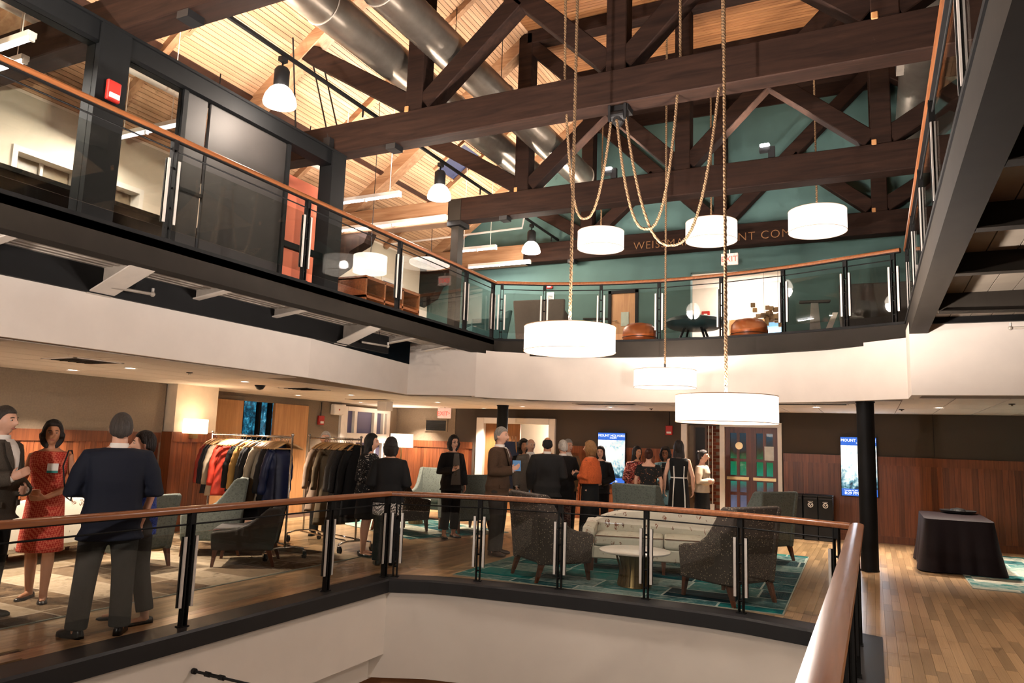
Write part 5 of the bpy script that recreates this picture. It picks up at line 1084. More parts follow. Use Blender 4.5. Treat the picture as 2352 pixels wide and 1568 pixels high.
def hair_mesh(style, hc, R, jaw=1.0):
    b = MB(); n, m = 40, 30; rx, ry, rz = .075 * jaw, .095, .118; rs = []
    th = {'short': .011, 'bald': .009, 'bob': .024, 'long': .02, 'bun': .012, 'curly': .038}[style]
    for i in range(m + 1):
        t = min(max(PI * i / m, .03), PI - .03); ring = []
        for j in range(n):
            p = 2 * PI * j / n; u = Vector((math.sin(t) * math.cos(p), math.sin(t) * math.sin(p), -math.cos(t))); f = u.y; z = u.z
            if style in ('bob', 'long', 'curly'):
                line = .60 if f > .62 else (.60 - (.62 - f) * 4.6 if f > .28 else -.95)
            else:
                line = .58 if f > .6 else (.58 - (.6 - f) * 1.35 if f > 0 else -.25 - (-f) * .45)
            ok = z > line
            if style == 'bald' and (z > .55 + .25 * max(0, -f) or f > .35): ok = False
            k = th * (1 + .25 * mnoise.noise(u * 3.1)) if ok else -.02
            if ok and style != 'bald': k += .010 * max(0, z)
            if style in ('bob', 'curly') and ok and z < 0: k += .018
            x, y, zz = u.x * (rx + k), u.y * (ry + k), u.z * (rz + k)
            ring.append(R @ Vector((x, y - .004, zz)) + hc)
        rs.append(ring)
    b.rings(rs)
    if style == 'bun': b.sphere(R @ Vector((0, -.10, .075)) + hc, (.045, .04, .042), 14, 10)
    if style == 'long':
        rs = []
        for k in range(8):
            f = k / 7; c = hc + R @ Vector((0, -.035 - .03 * f, 0)) + Vector((0, 0, -.02 - .30 * f)); w = .088 + .018 * math.sin(f * PI) ; rs.append([Vector((x, y, c.z)) for x, y, _ in ell(c.x, c.y, 0, w, .055 - .012 * f, 18)])
        b.rings(rs)
    if style == 'bob':
        rs = []
        for k in range(5):
            f = k / 4; c = hc + R @ Vector((0, -.052 - .01 * f, 0)) + Vector((0, 0, .02 - .135 * f)); rs.append([Vector((x, y, c.z)) for x, y, _ in ell(c.x, c.y, 0, .094 - .008 * f, .062 - .016 * f, 18)])
        b.rings(rs)
    return b
def remesh(o, vox, it=3):
    r = o.modifiers.new('remesh', 'REMESH'); r.mode = 'VOXEL'; r.voxel_size = vox; r.use_smooth_shade = True
    s = o.modifiers.new('smooth', 'SMOOTH'); s.factor = .5; s.iterations = it
    return o
def hand(b, w, d, nrm, side_sign, curl=.35, s=1.0):
    d = Vector(d).normalized(); nrm = Vector(nrm); nrm = (nrm - d * nrm.dot(d)).normalized(); sd = d.cross(nrm) * side_sign
    w = Vector(w)
    rs = []
    for f, hw, ht in ((-.01, .024, .02), (.02, .032, .017), (.05, .040, .015), (.085, .038, .013)):
        c = w + d * f * s; rs.append([c + sd * (hw * s * math.cos(a)) + nrm * (ht * s * math.sin(a)) for a in [2 * PI * j / 12 for j in range(12)]])
    b.rings(rs)
    for i, L in enumerate((.062, .075, .08, .072)):
        p = w + d * .082 * s + sd * (-.030 + .020 * i) * s; dd = d.copy(); pts = [p - d * .012]; axis = sd
        for q, fr in enumerate((.45, .32, .23)):
            dd = (dd * math.cos(curl * (1 + .3 * q)) + nrm * math.sin(curl * (1 + .3 * q))).normalized(); p = p + dd * L * fr * s; pts.append(p)
        b.tube(pts, [.0095 * s, .0092 * s, .0088 * s, .0075 * s], 8)
    p = w + d * .028 * s + sd * .030 * s; t1 = (d * .6 + sd * .7 + nrm * .35).normalized(); t2 = (d * .9 + sd * .25 + nrm * .45).normalized(); b.tube([p - t1 * .015, p + t1 * .032 * s, p + t1 * .032 * s + t2 * .03 * s], [.012 * s, .0105 * s, .008 * s], 8)
    return w + d * .075 * s + nrm * .02 * s
def person(label, loc, face, H, fit, group='guests at the reception'):
    """fit: sex, arms, skin, hair, style, outfit pieces with materials, feet, head turn"""
    female = fit.get('f', False); s = H / 1.728; bw = fit.get('build', 1.0) * (.93 if female else 1.04)
    rz = math.atan2(face[1], face[0]) - PI / 2
    r = E('person', (loc[0], loc[1], gz(loc[0], loc[1])), rz, label, 'person', group); r.scale = (s, s, s)
    la, ra = fit.get('arms', ('down', 'down')); skin = SKIN[fit.get('skin', 'fair')]; vox = fit.get('vox', .0085)
    A = {}
    for sg, key in ((-1, la), (1, ra)):
        el_, wr, dr, nr = ARM[key] if isinstance(key, str) else key
        A[sg] = (mirror((.168 * bw, -.005, 1.392), sg), mirror((el_[0] * (bw * .5 + .5), el_[1], el_[2]), sg), mirror(wr, sg), mirror(dr, sg), mirror(nr, sg))
    stance = fit.get('feet', ((-.10, 0), (.10, .03)))
    LG = {}
    for sg, (fx, fy) in zip((-1, 1), stance): hip = Vector((sg * .088 * bw, 0, .90)); an = Vector((fx, fy - .03, .085)); LG[sg] = (hip, hip.lerp(an, .5) + Vector((sg * .005, .025, .02)), an, fit.get('toe', {}).get(sg, sg * .25))
    belly = fit.get('belly', 0)
    T_ = [(.84, .150, .112, -.01), (.93, .168, .120, -.01), (1.02, .150, .108, 0), (1.10, .138 if female else .150, .100 + belly * .5, belly * .4), (1.20, .150, .108 + belly * .4, belly * .3), (1.30, .170 if female else .182, .118, .008), (1.385, .178 if female else .190, .102, 0), (1.435, .150, .080, -.005), (1.465, .085, .062, -.005), (1.49, .058, .058, 0), (1.54, .056, .058, .012)]
    hc = Vector((0, .024, 1.612)); jaw = .95 if female else 1.02; yaw = fit.get('turn', 0); pit = fit.get('nod', 0)
    # ---- body, one continuous skin
    b = MB(); b.rings([ell(0, yo, z, hx * bw * .93, hy * .92, 20, 2.3) for z, hx, hy, yo in T_])
    Rm = head_mesh(b, hc, yaw, pit, jaw); grips = {}
    for sg in (-1, 1):
        sh, e_, w_, d_, n_ = A[sg]; q = .9 if female else 1.0
        b.tube([sh + Vector((-sg * .04, 0, .0)), sh, sh.lerp(e_, .5), e_, e_.lerp(w_, .35), w_], [.05 * q, .052 * q, .045 * q, .038 * q, .038 * q, .026 * q], 14)
        grips[sg] = hand(b, w_, d_, n_, sg, fit.get('curl', .4), .92 if female else 1.0)
        hip, kn, an, toe = LG[sg]; b.tube([hip + Vector((0, 0, .04)), hip, hip.lerp(kn, .5), kn, kn.lerp(an, .35) + Vector((0, -.012, 0)), an, an - Vector((0, 0, .05))], [.085, .088, .074, .054, .056, .036, .036], 14)
        f = Vector((math.sin(toe), math.cos(toe), 0)); b.tube([an + Vector((0, 0, -.055)) - f * .04, an + Vector((0, 0, -.052)) + f * .06, an + Vector((0, 0, -.062)) + f * .15], [.03, .032, .02], 10)
    remesh(b.build('body', skin, r), vox, 2)
    for sx in (-1, 1):
        p = Rm @ Vector((sx * .030, .083, .012)) + hc; ey = MB().sphere(p, (.0115, .006, .0055), 10, 8).build('eye', m_eye, r, smooth=True); MB().sphere(Rm @ Vector((sx * .030, .0885, .012)) + hc, (.006, .004, .0062), 8, 6).build('pupil', m_pupil, ey, smooth=True)
        MB().tube([Rm @ Vector((sx * a, yy, zz)) + hc for a, yy, zz in ((.014, .096, .032), (.03, .093, .037), (.046, .084, .031))], .0035, 6).build('eyebrow', fit['hair'], r)
    MB().sphere(Rm @ Vector((0, .0885, -.058)) + hc, (.022, .009, .007), 12, 8).build('lips', m_lip, r, smooth=True)
    hb = hair_mesh(fit.get('style', 'short'), hc, Rm, jaw); remesh(hb.build('hair', fit['hair'], r), .009, 2)
    # ---- clothes
    def top(name, mat, z0, infl, sleeves=1.0, neck=1.455, flare=0, loose=0, open_=False):
        b = MB(); rows = [t for t in T_ if t[0] < neck - .005 and t[0] > z0]; zs = [(z0, .17 + flare, .125 + flare * .7, 0)] + rows
        ring = [ell(0, yo, z, (hx * bw + infl + (loose if z < 1.3 else 0)), hy + infl + (loose if z < 1.3 else 0), 24, 2.5) for z, hx, hy, yo in zs]
        k = [t for t in T_ if t[0] >= neck - .005][0]; ring.append(ell(0, 0, neck, k[1] * bw + infl * .6, k[2] + infl * .6, 24)); b.rings(ring)
        for sg in (-1, 1):
            if not sleeves: break
            sh, e_, w_, d_, n_ = A[sg]; q = .9 if female else 1.0; end = w_ if sleeves >= 1 else (sh.lerp(e_, min(1, sleeves * 2)) if sleeves <= .5 else e_.lerp(w_, sleeves * 2 - 1))
            pts = [sh + Vector((-sg * .05, 0, .0)), sh, sh.lerp(e_, .5), e_] + ([e_.lerp(w_, .5), end] if sleeves > .5 else []); 
            if sleeves <= .5: pts = [sh + Vector((-sg * .05, 0, 0)), sh, sh.lerp(end, .5), end]
            ri = [.040 * q + infl * .8, .052 * q + infl * .9, .053 * q + infl, .05 * q + infl] + ([.047 * q + infl, .036 * q + infl] if sleeves > .5 else [])
            b.tube(pts, ri, 16)
        return remesh(b.build(name, mat, r), .011, 5)
    def trousers(mat, infl=.016, hem=.05, w=1.0):
        b = MB(); b.rings([ell(0, yo, z, hx * bw + infl, hy + infl, 24, 2.5) for z, hx, hy, yo in T_[:4]])
        for sg in (-1, 1):
            hip, kn, an, toe = LG[sg]; b.tube([hip + Vector((0, 0, .06)), hip, hip.lerp(kn, .5), kn, kn.lerp(an, .5), Vector((an.x, an.y, hem + .012))], [.09 + infl, .095 + infl, .083 * w + infl, .068 * w + infl, .064 * w + infl, .062 * w + infl], 16)
        return remesh(b.build('trousers', mat, r), .011, 4)
    def skirt(name, mat, z0, z1, w0, w1, d0=.125, d1=None):
        b = MB(); d1 = d1 or w1 * .75; rows = []
        for k in range(9):
            f = k / 8; z = z1 + (z0 - z1) * f; rows.append([(x * (1 + .03 * f * math.sin(7 * j)), y * (1 + .03 * f * math.sin(5 * j)), z_) for j, (x, y, z_) in enumerate(ell((LG[-1][2].x + LG[1][2].x) / 2 * f * .4, 0, z, w0 + (w1 - w0) * f, d0 + (d1 - d0) * f, 28))])
        b.rings(rows); return remesh(b.build(name, mat, r), .012, 3)
    for piece in fit['wear']:
        k, mt = piece[0], piece[1]; o = piece[2] if len(piece) > 2 else {}
        if k == 'jacket':
            top('jacket', mt, o.get('z0', .80), o.get('infl', .026), 1.0, 1.462, .02, .01)
            if o.get('shirt', True):
                MB().rings([ell(0, 0, 1.452, .082, .074, 20), ell(0, .004, 1.50, .066, .067, 20)], caps=False).build('shirt_collar', o.get('sm', m_white), r, smooth=True)
                MB().add([(sx * w_, y_, z_) for z_, y_, w_ in ((1.465, .085, .05), (1.42, .132, .048), (1.36, .163, .042), (1.28, .176, .03), (1.16, .172 + belly * .5, .012)) for sx in (-1, 1)], [(0, 1, 3, 2), (2, 3, 5, 4), (4, 5, 7, 6), (6, 7, 9, 8)]).build('shirt_front', o.get('sm', m_white), r)
                for sg in (-1, 1): MB().add([(sg * .045, .130, 1.44), (sg * .085, .115, 1.45), (sg * .098, .158, 1.33), (sg * .034, .180, 1.30), (sg * .010, .178 + belly * .5, 1.14), (sg * .05, .175 + belly * .5, 1.22)], [(0, 1, 2, 3), (3, 2, 5, 4)]).build('lapel', mt, r)
                for sg in (-1, 1): sh, e_, w_, d_, n_ = A[sg]; MB().tube([w_ - d_.normalized() * .03, w_ + d_.normalized() * .008], .034, 14).build('shirt_cuff', o.get('sm', m_white), r, smooth=True)
            if o.get('tie'): MB().add([(-.018, .138, 1.43), (.018, .138, 1.43), (.018, .172, 1.36), (-.018, .172, 1.36), (.026, .186, 1.26), (-.026, .186, 1.26), (.03, .184, 1.1), (-.03, .184, 1.1)], [(0, 1, 2, 3), (3, 2, 4, 5), (5, 4, 6, 7)]).build('tie', o['tie'], r)
            for sg in (-1, 1): MB().cbox((sg * .13 * bw, .118 + belly * .4, .93), (.12, .012, .045), rz=-sg * .5).build('pocket_flap', mt, r)
        elif k == 'top': top('top', mt, o.get('z0', .86), o.get('infl', .014), o.get('sl', 1.0), o.get('neck', 1.45), o.get('flare', .0), o.get('loose', .004))
        elif k == 'cardigan':
            top('cardigan', mt, o.get('z0', .80), o.get('infl', .026), 1.0, 1.45, .02, .008)
            MB().rings([[(-.05, .135, 1.43), (.05, .135, 1.43), (.05, .145, 1.44), (-.05, .145, 1.44)], [(-.075, .146, 1.2), (.075, .146, 1.2), (.075, .156, 1.2), (-.075, .156, 1.2)], [(-.10, .15, .90), (.10, .15, .90), (.10, .16, .90), (-.10, .16, .90)]]).build('shirt_front', o.get('sm', m_white), r, bevel=.005)
        elif k == 'trousers': trousers(mt, o.get('infl', .014), o.get('hem', .05), o.get('w', 1.0))
        elif k == 'skirt': skirt('skirt', mt, o.get('z0', .50), o.get('z1', 1.06), o.get('w0', .155), o.get('w1', .20))
        elif k == 'dress':
            top('dress_bodice', mt, .98, o.get('infl', .012), o.get('sl', 0), o.get('neck', 1.44)); skirt('dress_skirt', mt, o.get('z0', .52), 1.06, .170 * bw, o.get('w1', .215), .130)
        elif k == 'belt': MB().rings([ell(0, 0, o.get('z', 1.06), .155 * bw, .125, 24), ell(0, 0, o.get('z', 1.06) + o.get('h', .03), .155 * bw, .125, 24)], caps=False).build('belt', mt, r, smooth=True)
        elif k == 'stripe':
            for x in o.get('x', (-.09, .09)): MB().tube([(x, -.118 - .012, 1.3), (x * .9, -.128, 1.08), (x * 1.1, -.158, .8), (x * 1.2, -.172, .52)], .011, 6).build('stripe', mt, r)
        elif k == 'shawl':
            b = MB(); b.rings([ell(0, 0, 1.02, .25, .17, 26, 2.2), ell(0, .0, 1.15, .265, .175, 26, 2.2), ell(0, 0, 1.3, .25, .15, 26, 2.2), ell(0, 0, 1.42, .2, .105, 26, 2.2), ell(0, 0, 1.47, .1, .08, 26)]); 
            for sg in (-1, 1): sh, e_, w_, d_, n_ = A[sg]; b.tube([sh, e_, e_.lerp(w_, .55)], [.09, .082, .062], 14)
            b.rings([[(-.16, .10, 1.2), (.0, .16, 1.2), (.0, .19, 1.2), (-.18, .14, 1.2)], [(-.15, .13, .9), (-.02, .17, .9), (-.02, .19, .9), (-.16, .16, .9)], [(-.13, .15, .62), (-.04, .17, .62), (-.04, .185, .62), (-.13, .17, .62)]]); remesh(b.build('shawl', mt, r), .012, 5)
        elif k == 'shoes':
            for sg in (-1, 1):
                hip, kn, an, toe = LG[sg]; f = Vector((math.sin(toe), math.cos(toe), 0)); sd = Vector((f.y, -f.x, 0)); base = Vector((an.x, an.y, 0)); rs = []
                for u, hw, h0, h1 in ((-.075, .022, .0, .05), (-.05, .034, 0, .085 if not o.get('pump') else .06), (0, .036, 0, .10 if not o.get('pump') else .045), (.05, .042, 0, .075 if not o.get('pump') else .035), (.11, .046, 0, .055 if not o.get('pump') else .03), (.165, .036, 0, .045 if not o.get('pump') else .026), (.195, .014, .005, .03 if not o.get('pump') else .018)):
                    rs.append([base + f * u + sd * (hw * math.cos(a)) + Vector((0, 0, h0 + (h1 - h0) * (.5 - .5 * math.cos(2 * (a - PI / 2) / 2 + PI / 2) if False else max(0, math.sin(a)) ** .6))) for a in [2 * PI * j / 14 for j in range(14)]])
                MB().rings(rs).build('shoe', mt, r, smooth=True)
        elif k == 'badge':
            MB().cbox((-.075, .156, 1.29), (.095, .006, .07), rx=.1, rz=.25).build('badge', m_white, r); MB().cbox((-.075, .1575, 1.245), (.095, .006, .026), rx=.1, rz=.25).build('badge_ribbon', M('badge_teal', '#13796f', .5), r)
        elif k == 'bag':
            MB().tube([(-.17, .05, 1.45), (-.16, .14, 1.3), (-.20, .1, 1.0), (-.22, -.02, .95), (-.2, -.12, 1.2), (-.17, -.06, 1.45)], .008, 6, closed=True).build('bag_strap', m_black, r)
        elif k == 'glasses':
            for sx in (-1, 1):
                MB().tube([Rm @ Vector((sx * .031 + .019 * math.cos(a), .099, .010 + .014 * math.sin(a))) + hc for a in [2 * PI * j / 16 for j in range(16)]], .0026, 5, closed=True).build('spectacles', m_black, r); MB().tube([Rm @ Vector((sx * .05, .096, .012)) + hc, Rm @ Vector((sx * .08, -.0, .014)) + hc], .0022, 5).build('spectacle_arm', m_black, r)
            MB().tube([Rm @ Vector((-.012, .101, .012)) + hc, Rm @ Vector((.012, .101, .012)) + hc], .0022, 5).build('spectacle_bridge', m_black, r)
        elif k == 'necklace': MB().tube([(.07 * math.sin(a), .135 + .02 * math.cos(a / 2), 1.43 - .09 * max(0, math.cos(a / 2)) ** 1 ) for a in [-PI + 2 * PI * j / 20 for j in range(20)]], .005, 6).build('necklace', mt, r); 
        elif k == 'watch':
            sh, e_, w_, d_, n_ = A[o.get('s', 1)]; d = (w_ - e_).normalized(); MB().tube([w_ - d * .012, w_ + d * .008], .032, 12).build('wristwatch', mt, r)
    return r, grips, s, rz, A
def held(pr, sg, builder):
    """place a hand-held thing at a person's grip"""
    r, grips, s, rz, A = pr; g = grips[sg] * s; p = Matrix.Rotation(rz, 3, 'Z') @ g + r.location; return builder(p)
def weave(name, a, c, scale):
    n = NT(name); n.p(.85); v = n.coord((scale, scale, scale)); ch = n.n('ShaderNodeTexChecker'); ch.inputs['Scale'].default_value = 1; rot = n.coord((scale, scale, scale), rot=(0, .785, .785)); n.l(rot, 'Vector', ch, 'Vector'); ch.inputs[1].default_value = (*lin(a), 1); ch.inputs[2].default_value = (*lin(c), 1); n.base(ch, 'Color'); n.bump(ch, 'Fac', .3, .004); return n.m
def camo(name, a, c, scale, thr, third=None, dist=2.0):
    n = NT(name); n.p(.85); v = n.coord((1, 1, 1.6)); z = n.noise(v, scale, 4, .55, dist); st = [(0, a), (thr, c)] + ([(thr + .09, third)] if third else []); rr = n.ramp(z, 'Fac', st, 'CONSTANT'); n.base(rr, 'Color'); return n.m
m_navy = M('navy_wool', '#0a1122', .8, var=.15, scale=120); m_char = M('charcoal_wool', '#1d1b1a', .85, var=.2, scale=120); m_blackc = M('black_cloth', '#0c0b0b', .85, var=.25, scale=60); m_greyt = M('grey_flannel', '#3a3835', .85, var=.15, scale=90)
m_tweed = M('brown_tweed', '#4a3524', .9, var=.35, scale=160); m_taupej = M('taupe_tweed', '#4a4238', .9, var=.3, scale=160); m_greyj = M('grey_herringbone', '#655c52', .9, var=.3, scale=150); m_tanj = M('tan_jacket', '#7a5c3c', .9, var=.15, scale=60)
m_reddress = weave('red_lattice_knit', '#b02a1c', '#d1674c', 55); m_bwcamo = camo('black_white_swirl', '#0c0b0b', '#0c0b0b', 13, .53, '#d8d0c2', 2.5); m_lat = weave('white_lattice_skirt', '#e0d8cc', '#1a1715', 60); m_bluetop = camo('blue_lace', '#1c2c6e', '#38509c', 26, .5); m_greytee = M('grey_jersey', '#5a534c', .9, var=.08)
m_shawl = M('orange_shawl_wool', '#c25a2a', .9, var=.18, scale=40); m_redfl = camo('red_floral', '#1c1110', '#9c2f22', 14, .47, '#cf8f7c'); m_blkfl = camo('black_coral_floral', '#100e0e', '#100e0e', 17, .55, '#b9764a', 1.0); m_tealk = M('teal_cardigan', '#3c5458', .9, var=.12, scale=50); m_cream = M('cream_knit', '#b9a78f', .9, var=.06, scale=80); m_whitetrim = M('white_piping', '#e6ddd2', .7); m_khaki = M('dark_taupe_trouser', '#2e2823', .85, var=.1); m_printleg = camo('paisley_legging', '#2a1613', '#5c2f26', 40, .5, '#a98e7c')
m_tie = camo('striped_tie', '#3a1618', '#6e2a26', 30, .5); m_silverw = M('watch_steel', '#b9b2a6', .25, .9)
P = {}
P['m1'] = person('man in grey-brown jacket in profile at the left edge', (-6.84, 3.86), (.93, .36), 1.78, dict(arms=('bent', 'hold'), hair=H_SALT, style='short', belly=.02, feet=((-.1, 0), (.1, .1)), wear=[('jacket', m_taupej), ('trousers', m_blackc), ('shoes', m_shoe)]))
P['red'] = person('woman in red lattice dress with a name badge', (-7.2, 4.55), (.66, -.75), 1.67, dict(f=True, arms=('clasp', 'bent'), hair=H_DARK, style='bob', skin='tan', turn=.35, feet=((-.10, .12), (.08, -.05)), vox=.0075, wear=[('dress', m_reddress, dict(sl=0, z0=.46, w1=.205)), ('badge', 0), ('bag', 0), ('shoes', m_shoe, dict(pump=True))]))
P['navy'] = person('man in navy jacket and grey trousers seen from behind', (-5.60, 4.1), (-.80, .60), 1.76, dict(arms=('cross', 'cross'), hair=H_SALT, style='short', build=1.06, belly=.02, feet=((-.17, .02), (.13, .05)), toe={-1: -.7, 1: .2}, vox=.0075, wear=[('jacket', m_navy, dict(z0=.74, infl=.032)), ('trousers', m_greyt, dict(w=1.08)), ('shoes', m_shoe)]))
P['lace'] = person('woman in blue lace top half hidden behind the navy jacket', (-5.86, 4.56), (-.45, -.89), 1.62, dict(f=True, arms=('down', 'bent'), hair=H_DARK, style='short', turn=-.2, feet=((-.2, -.05), (.08, .1)), wear=[('top', m_bluetop, dict(z0=.78, sl=.45, infl=.02)), ('trousers', m_greyt, dict(hem=.1)), ('shoes', m_shoe, dict(pump=True))]))
P['rackp'] = person('white-haired person standing behind the coat racks', (-8.32, 9.9), (.6, -.8), 1.70, dict(arms=('down', 'down'), hair=H_WHITE, style='short', wear=[('jacket', m_char), ('trousers', m_blackc), ('shoes', m_shoe)]))
P['swirl'] = person('woman in black-and-white swirl jacket and black skirt', (-6.42, 8.6), (.93, .2), 1.66, dict(f=True, arms=('bent', 'bent'), hair=H_BLACK, style='long', turn=.1, build=1.05, feet=((-.06, -.02), (.08, .05)), wear=[('jacket', m_bwcamo, dict(shirt=False, z0=.86)), ('skirt', m_blackc, dict(z0=.52, z1=1.0, w0=.18, w1=.2)), ('shoes', m_shoe, dict(pump=True))]))
P['lat'] = person('woman in black jacket and lattice skirt seen from behind', (-5.78, 8.2), (-.5, .87), 1.63, dict(f=True, arms=('bent', 'bent'), hair=H_DARK, style='bob', build=1.06, wear=[('jacket', m_blackc, dict(shirt=False, z0=.85, infl=.034)), ('skirt', m_lat, dict(z0=.68, z1=.98, w0=.2, w1=.215)), ('trousers', m_blackc), ('shoes', m_shoe)]))
P['glasses'] = person('woman with glasses in dark cardigan holding a wine glass', (-6.46, 10.98), (.86, -.5), 1.69, dict(f=True, arms=('down', 'hold'), hair=H_BLACK, style='bob', wear=[('cardigan', m_blackc, dict(sm=m_greytee)), ('trousers', m_blackc, dict(hem=.13)), ('glasses', 0), ('shoes', m_shoe, dict(pump=True))]))
P['tweed'] = person('grey-haired man in brown tweed jacket and striped tie', (-4.98, 9.82), (.95, .12), 1.83, dict(arms=('down', 'hold'), hair=H_GREY, style='short', turn=-.15, wear=[('jacket', m_tweed, dict(tie=m_tie)), ('trousers', m_khaki, dict(w=1.1)), ('shoes', m_brownshoe)]))
P['curly'] = person('curly-haired woman in black between the easel and the guests', (-5.95, 12.75), (.35, -.93), 1.66, dict(f=True, arms=('bent', 'bent'), hair=H_BLACK, style='curly', skin='tan', turn=.4, wear=[('top', m_blackc, dict(sl=1.0)), ('trousers', m_blackc), ('shoes', m_shoe)]))
P['smile'] = person('balding man in grey herringbone facing the black suit', (-5.52, 12.12), (.6, -.8), 1.70, dict(arms=('bent', 'down'), hair=H_WHITE, style='bald', turn=.2, wear=[('jacket', m_greyj), ('trousers', m_blackc), ('shoes', m_shoe)]))
P['suit'] = person('broad man in black suit with bald crown seen from behind', (-4.84, 11.3), (-.45, .89), 1.72, dict(arms=('down', 'bent'), hair=H_BLACK, style='bald', skin='tan', build=1.12, belly=.03, wear=[('jacket', m_char, dict(z0=.76, infl=.036)), ('trousers', m_blackc), ('shoes', m_shoe)]))
P['white'] = person('white-haired guest in black coat behind the black suit', (-4.86, 12.05), (-.7, .7), 1.68, dict(arms=('bent', 'bent'), hair=H_WHITE, style='short', wear=[('jacket', m_blackc, dict(z0=.62, infl=.04)), ('trousers', m_printleg), ('shoes', m_shoe)]))
P['tan'] = person('grey-haired man in tan jacket facing the orange shawl', (-5.0, 12.6), (.75, -.65), 1.70, dict(arms=('down', 'down'), hair=H_GREY, style='short', turn=.2, wear=[('jacket', m_tanj), ('trousers', m_blackc), ('shoes', m_shoe)]))
P['lh'] = person('smiling long-haired woman in black with folded hands', (-4.62, 13.35), (.15, -.99), 1.60, dict(f=True, arms=('clasp', 'clasp'), hair=H_DARK, style='long', wear=[('cardigan', m_blackc, dict(sm=m_char)), ('trousers', m_blackc), ('shoes', m_shoe)]))
P['shawl'] = person('woman wrapped in an orange shawl holding a small plate', (-4.26, 11.8), (-.93, .1), 1.67, dict(f=True, arms=('hold', 'hold'), hair=H_BLOND, style='bob', wear=[('dress', m_blackc, dict(sl=1.0, z0=.1, w1=.22)), ('shawl', m_shawl), ('watch', m_silverw, dict(s=-1)), ('shoes', m_shoe)]))
P['rf'] = person('dark-haired woman in red floral blouse', (-4.0, 13.6), (.8, -.6), 1.62, dict(f=True, arms=('bent', 'bent'), hair=H_BLACK, style='long', skin='tan', wear=[('top', m_redfl, dict(sl=.8, infl=.03, loose=.02)), ('trousers', m_blackc), ('shoes', m_shoe)]))
P['bf'] = person('woman in black floral dress with pinned auburn hair from behind', (-3.6, 13.0), (-.2, .98), 1.58, dict(f=True, arms=('down', 'down'), hair=H_RED, style='bun', build=1.06, wear=[('dress', m_blkfl, dict(sl=.35, z0=.45, neck=1.40, infl=.018)), ('shoes', m_shoe, dict(pump=True))]))
P['teal'] = person('woman with glasses in teal cardigan and pendant necklace', (-3.55, 14.0), (.1, -.99), 1.62, dict(f=True, arms=('down', 'bent'), hair=H_BLACK, style='curly', skin='deep', wear=[('cardigan', m_tealk, dict(sm=m_blackc, z0=.6)), ('trousers', m_blackc), ('glasses', 0), ('necklace', m_silverw), ('shoes', m_shoe)]))
P['piped'] = person('long-haired woman in sleeveless black dress with white piping', (-3.12, 13.25), (-.25, .97), 1.75, dict(f=True, arms=('down', 'down'), hair=H_DARK, style='long', wear=[('dress', m_blackc, dict(sl=0, z0=.45, w1=.2)), ('belt', m_whitetrim, dict(z=1.09, h=.02)), ('belt', m_whitetrim, dict(z=1.02, h=.02)), ('stripe', m_whitetrim), ('shoes', m_shoe, dict(pump=True))]))
P['cream'] = person('woman in cream sweater with arms folded by the brick strip', (-2.80, 13.7), (.92, -.1), 1.60, dict(f=True, arms=('cross', 'cross'), hair=H_DARK, style='bun', wear=[('top', m_cream, dict(sl=1.0, z0=.92, infl=.02)), ('skirt', m_blackc, dict(z0=.5, z1=1.0, w0=.165, w1=.19)), ('shoes', m_shoe)]))
# hand-held things
def wine(p):
    g_ = E('wine_glass', tuple(p + Vector((0, 0, -.12))), 0, 'stemmed wine glass held by the woman with glasses', 'glass'); MB().lathe([(.035, 0), (.005, .008), (.004, .08), (.03, .1), (.04, .13), (.034, .18)], n=16, caps=False).build('bowl', GLASS('wine_glass_clear', '#e8e4dc', .1), g_, smooth=True); MB().lathe([(.02, .098), (.036, .118), (.036, .122)], n=14).build('wine', M('red_wine', '#3a0d10', .2), g_)
held(P['glasses'], 1, wine)
def leaflet(label):
    def f(p):
        l_ = E('leaflet', tuple(p), 0, label, 'leaflet'); MB().cbox((.0, 0, .03), (.12, .004, .17), rz=.5, rx=-.5).build('cover', M('blue_leaflet', '#5d8fc0', .5), l_); MB().cbox((.0, -.01, .0), (.12, .004, .10), rz=.5, rx=-.5).build('inner_page', m_white, l_)
    return f
held(P['tweed'], 1, leaflet('blue programme leaflet in the tweed man\'s hand')); held(P['suit'], -1, leaflet('folded blue programme held low by the black suit'))
def plate(p):
    q = E('small_plate', tuple(p), 0, 'small white plate held by the woman in the shawl', 'plate'); MB().lathe([(.04, 0), (.075, .012), (.08, .016), (.04, .006)], n=20).build('dish', m_white, q)
held(P['shawl'], 1, plate)
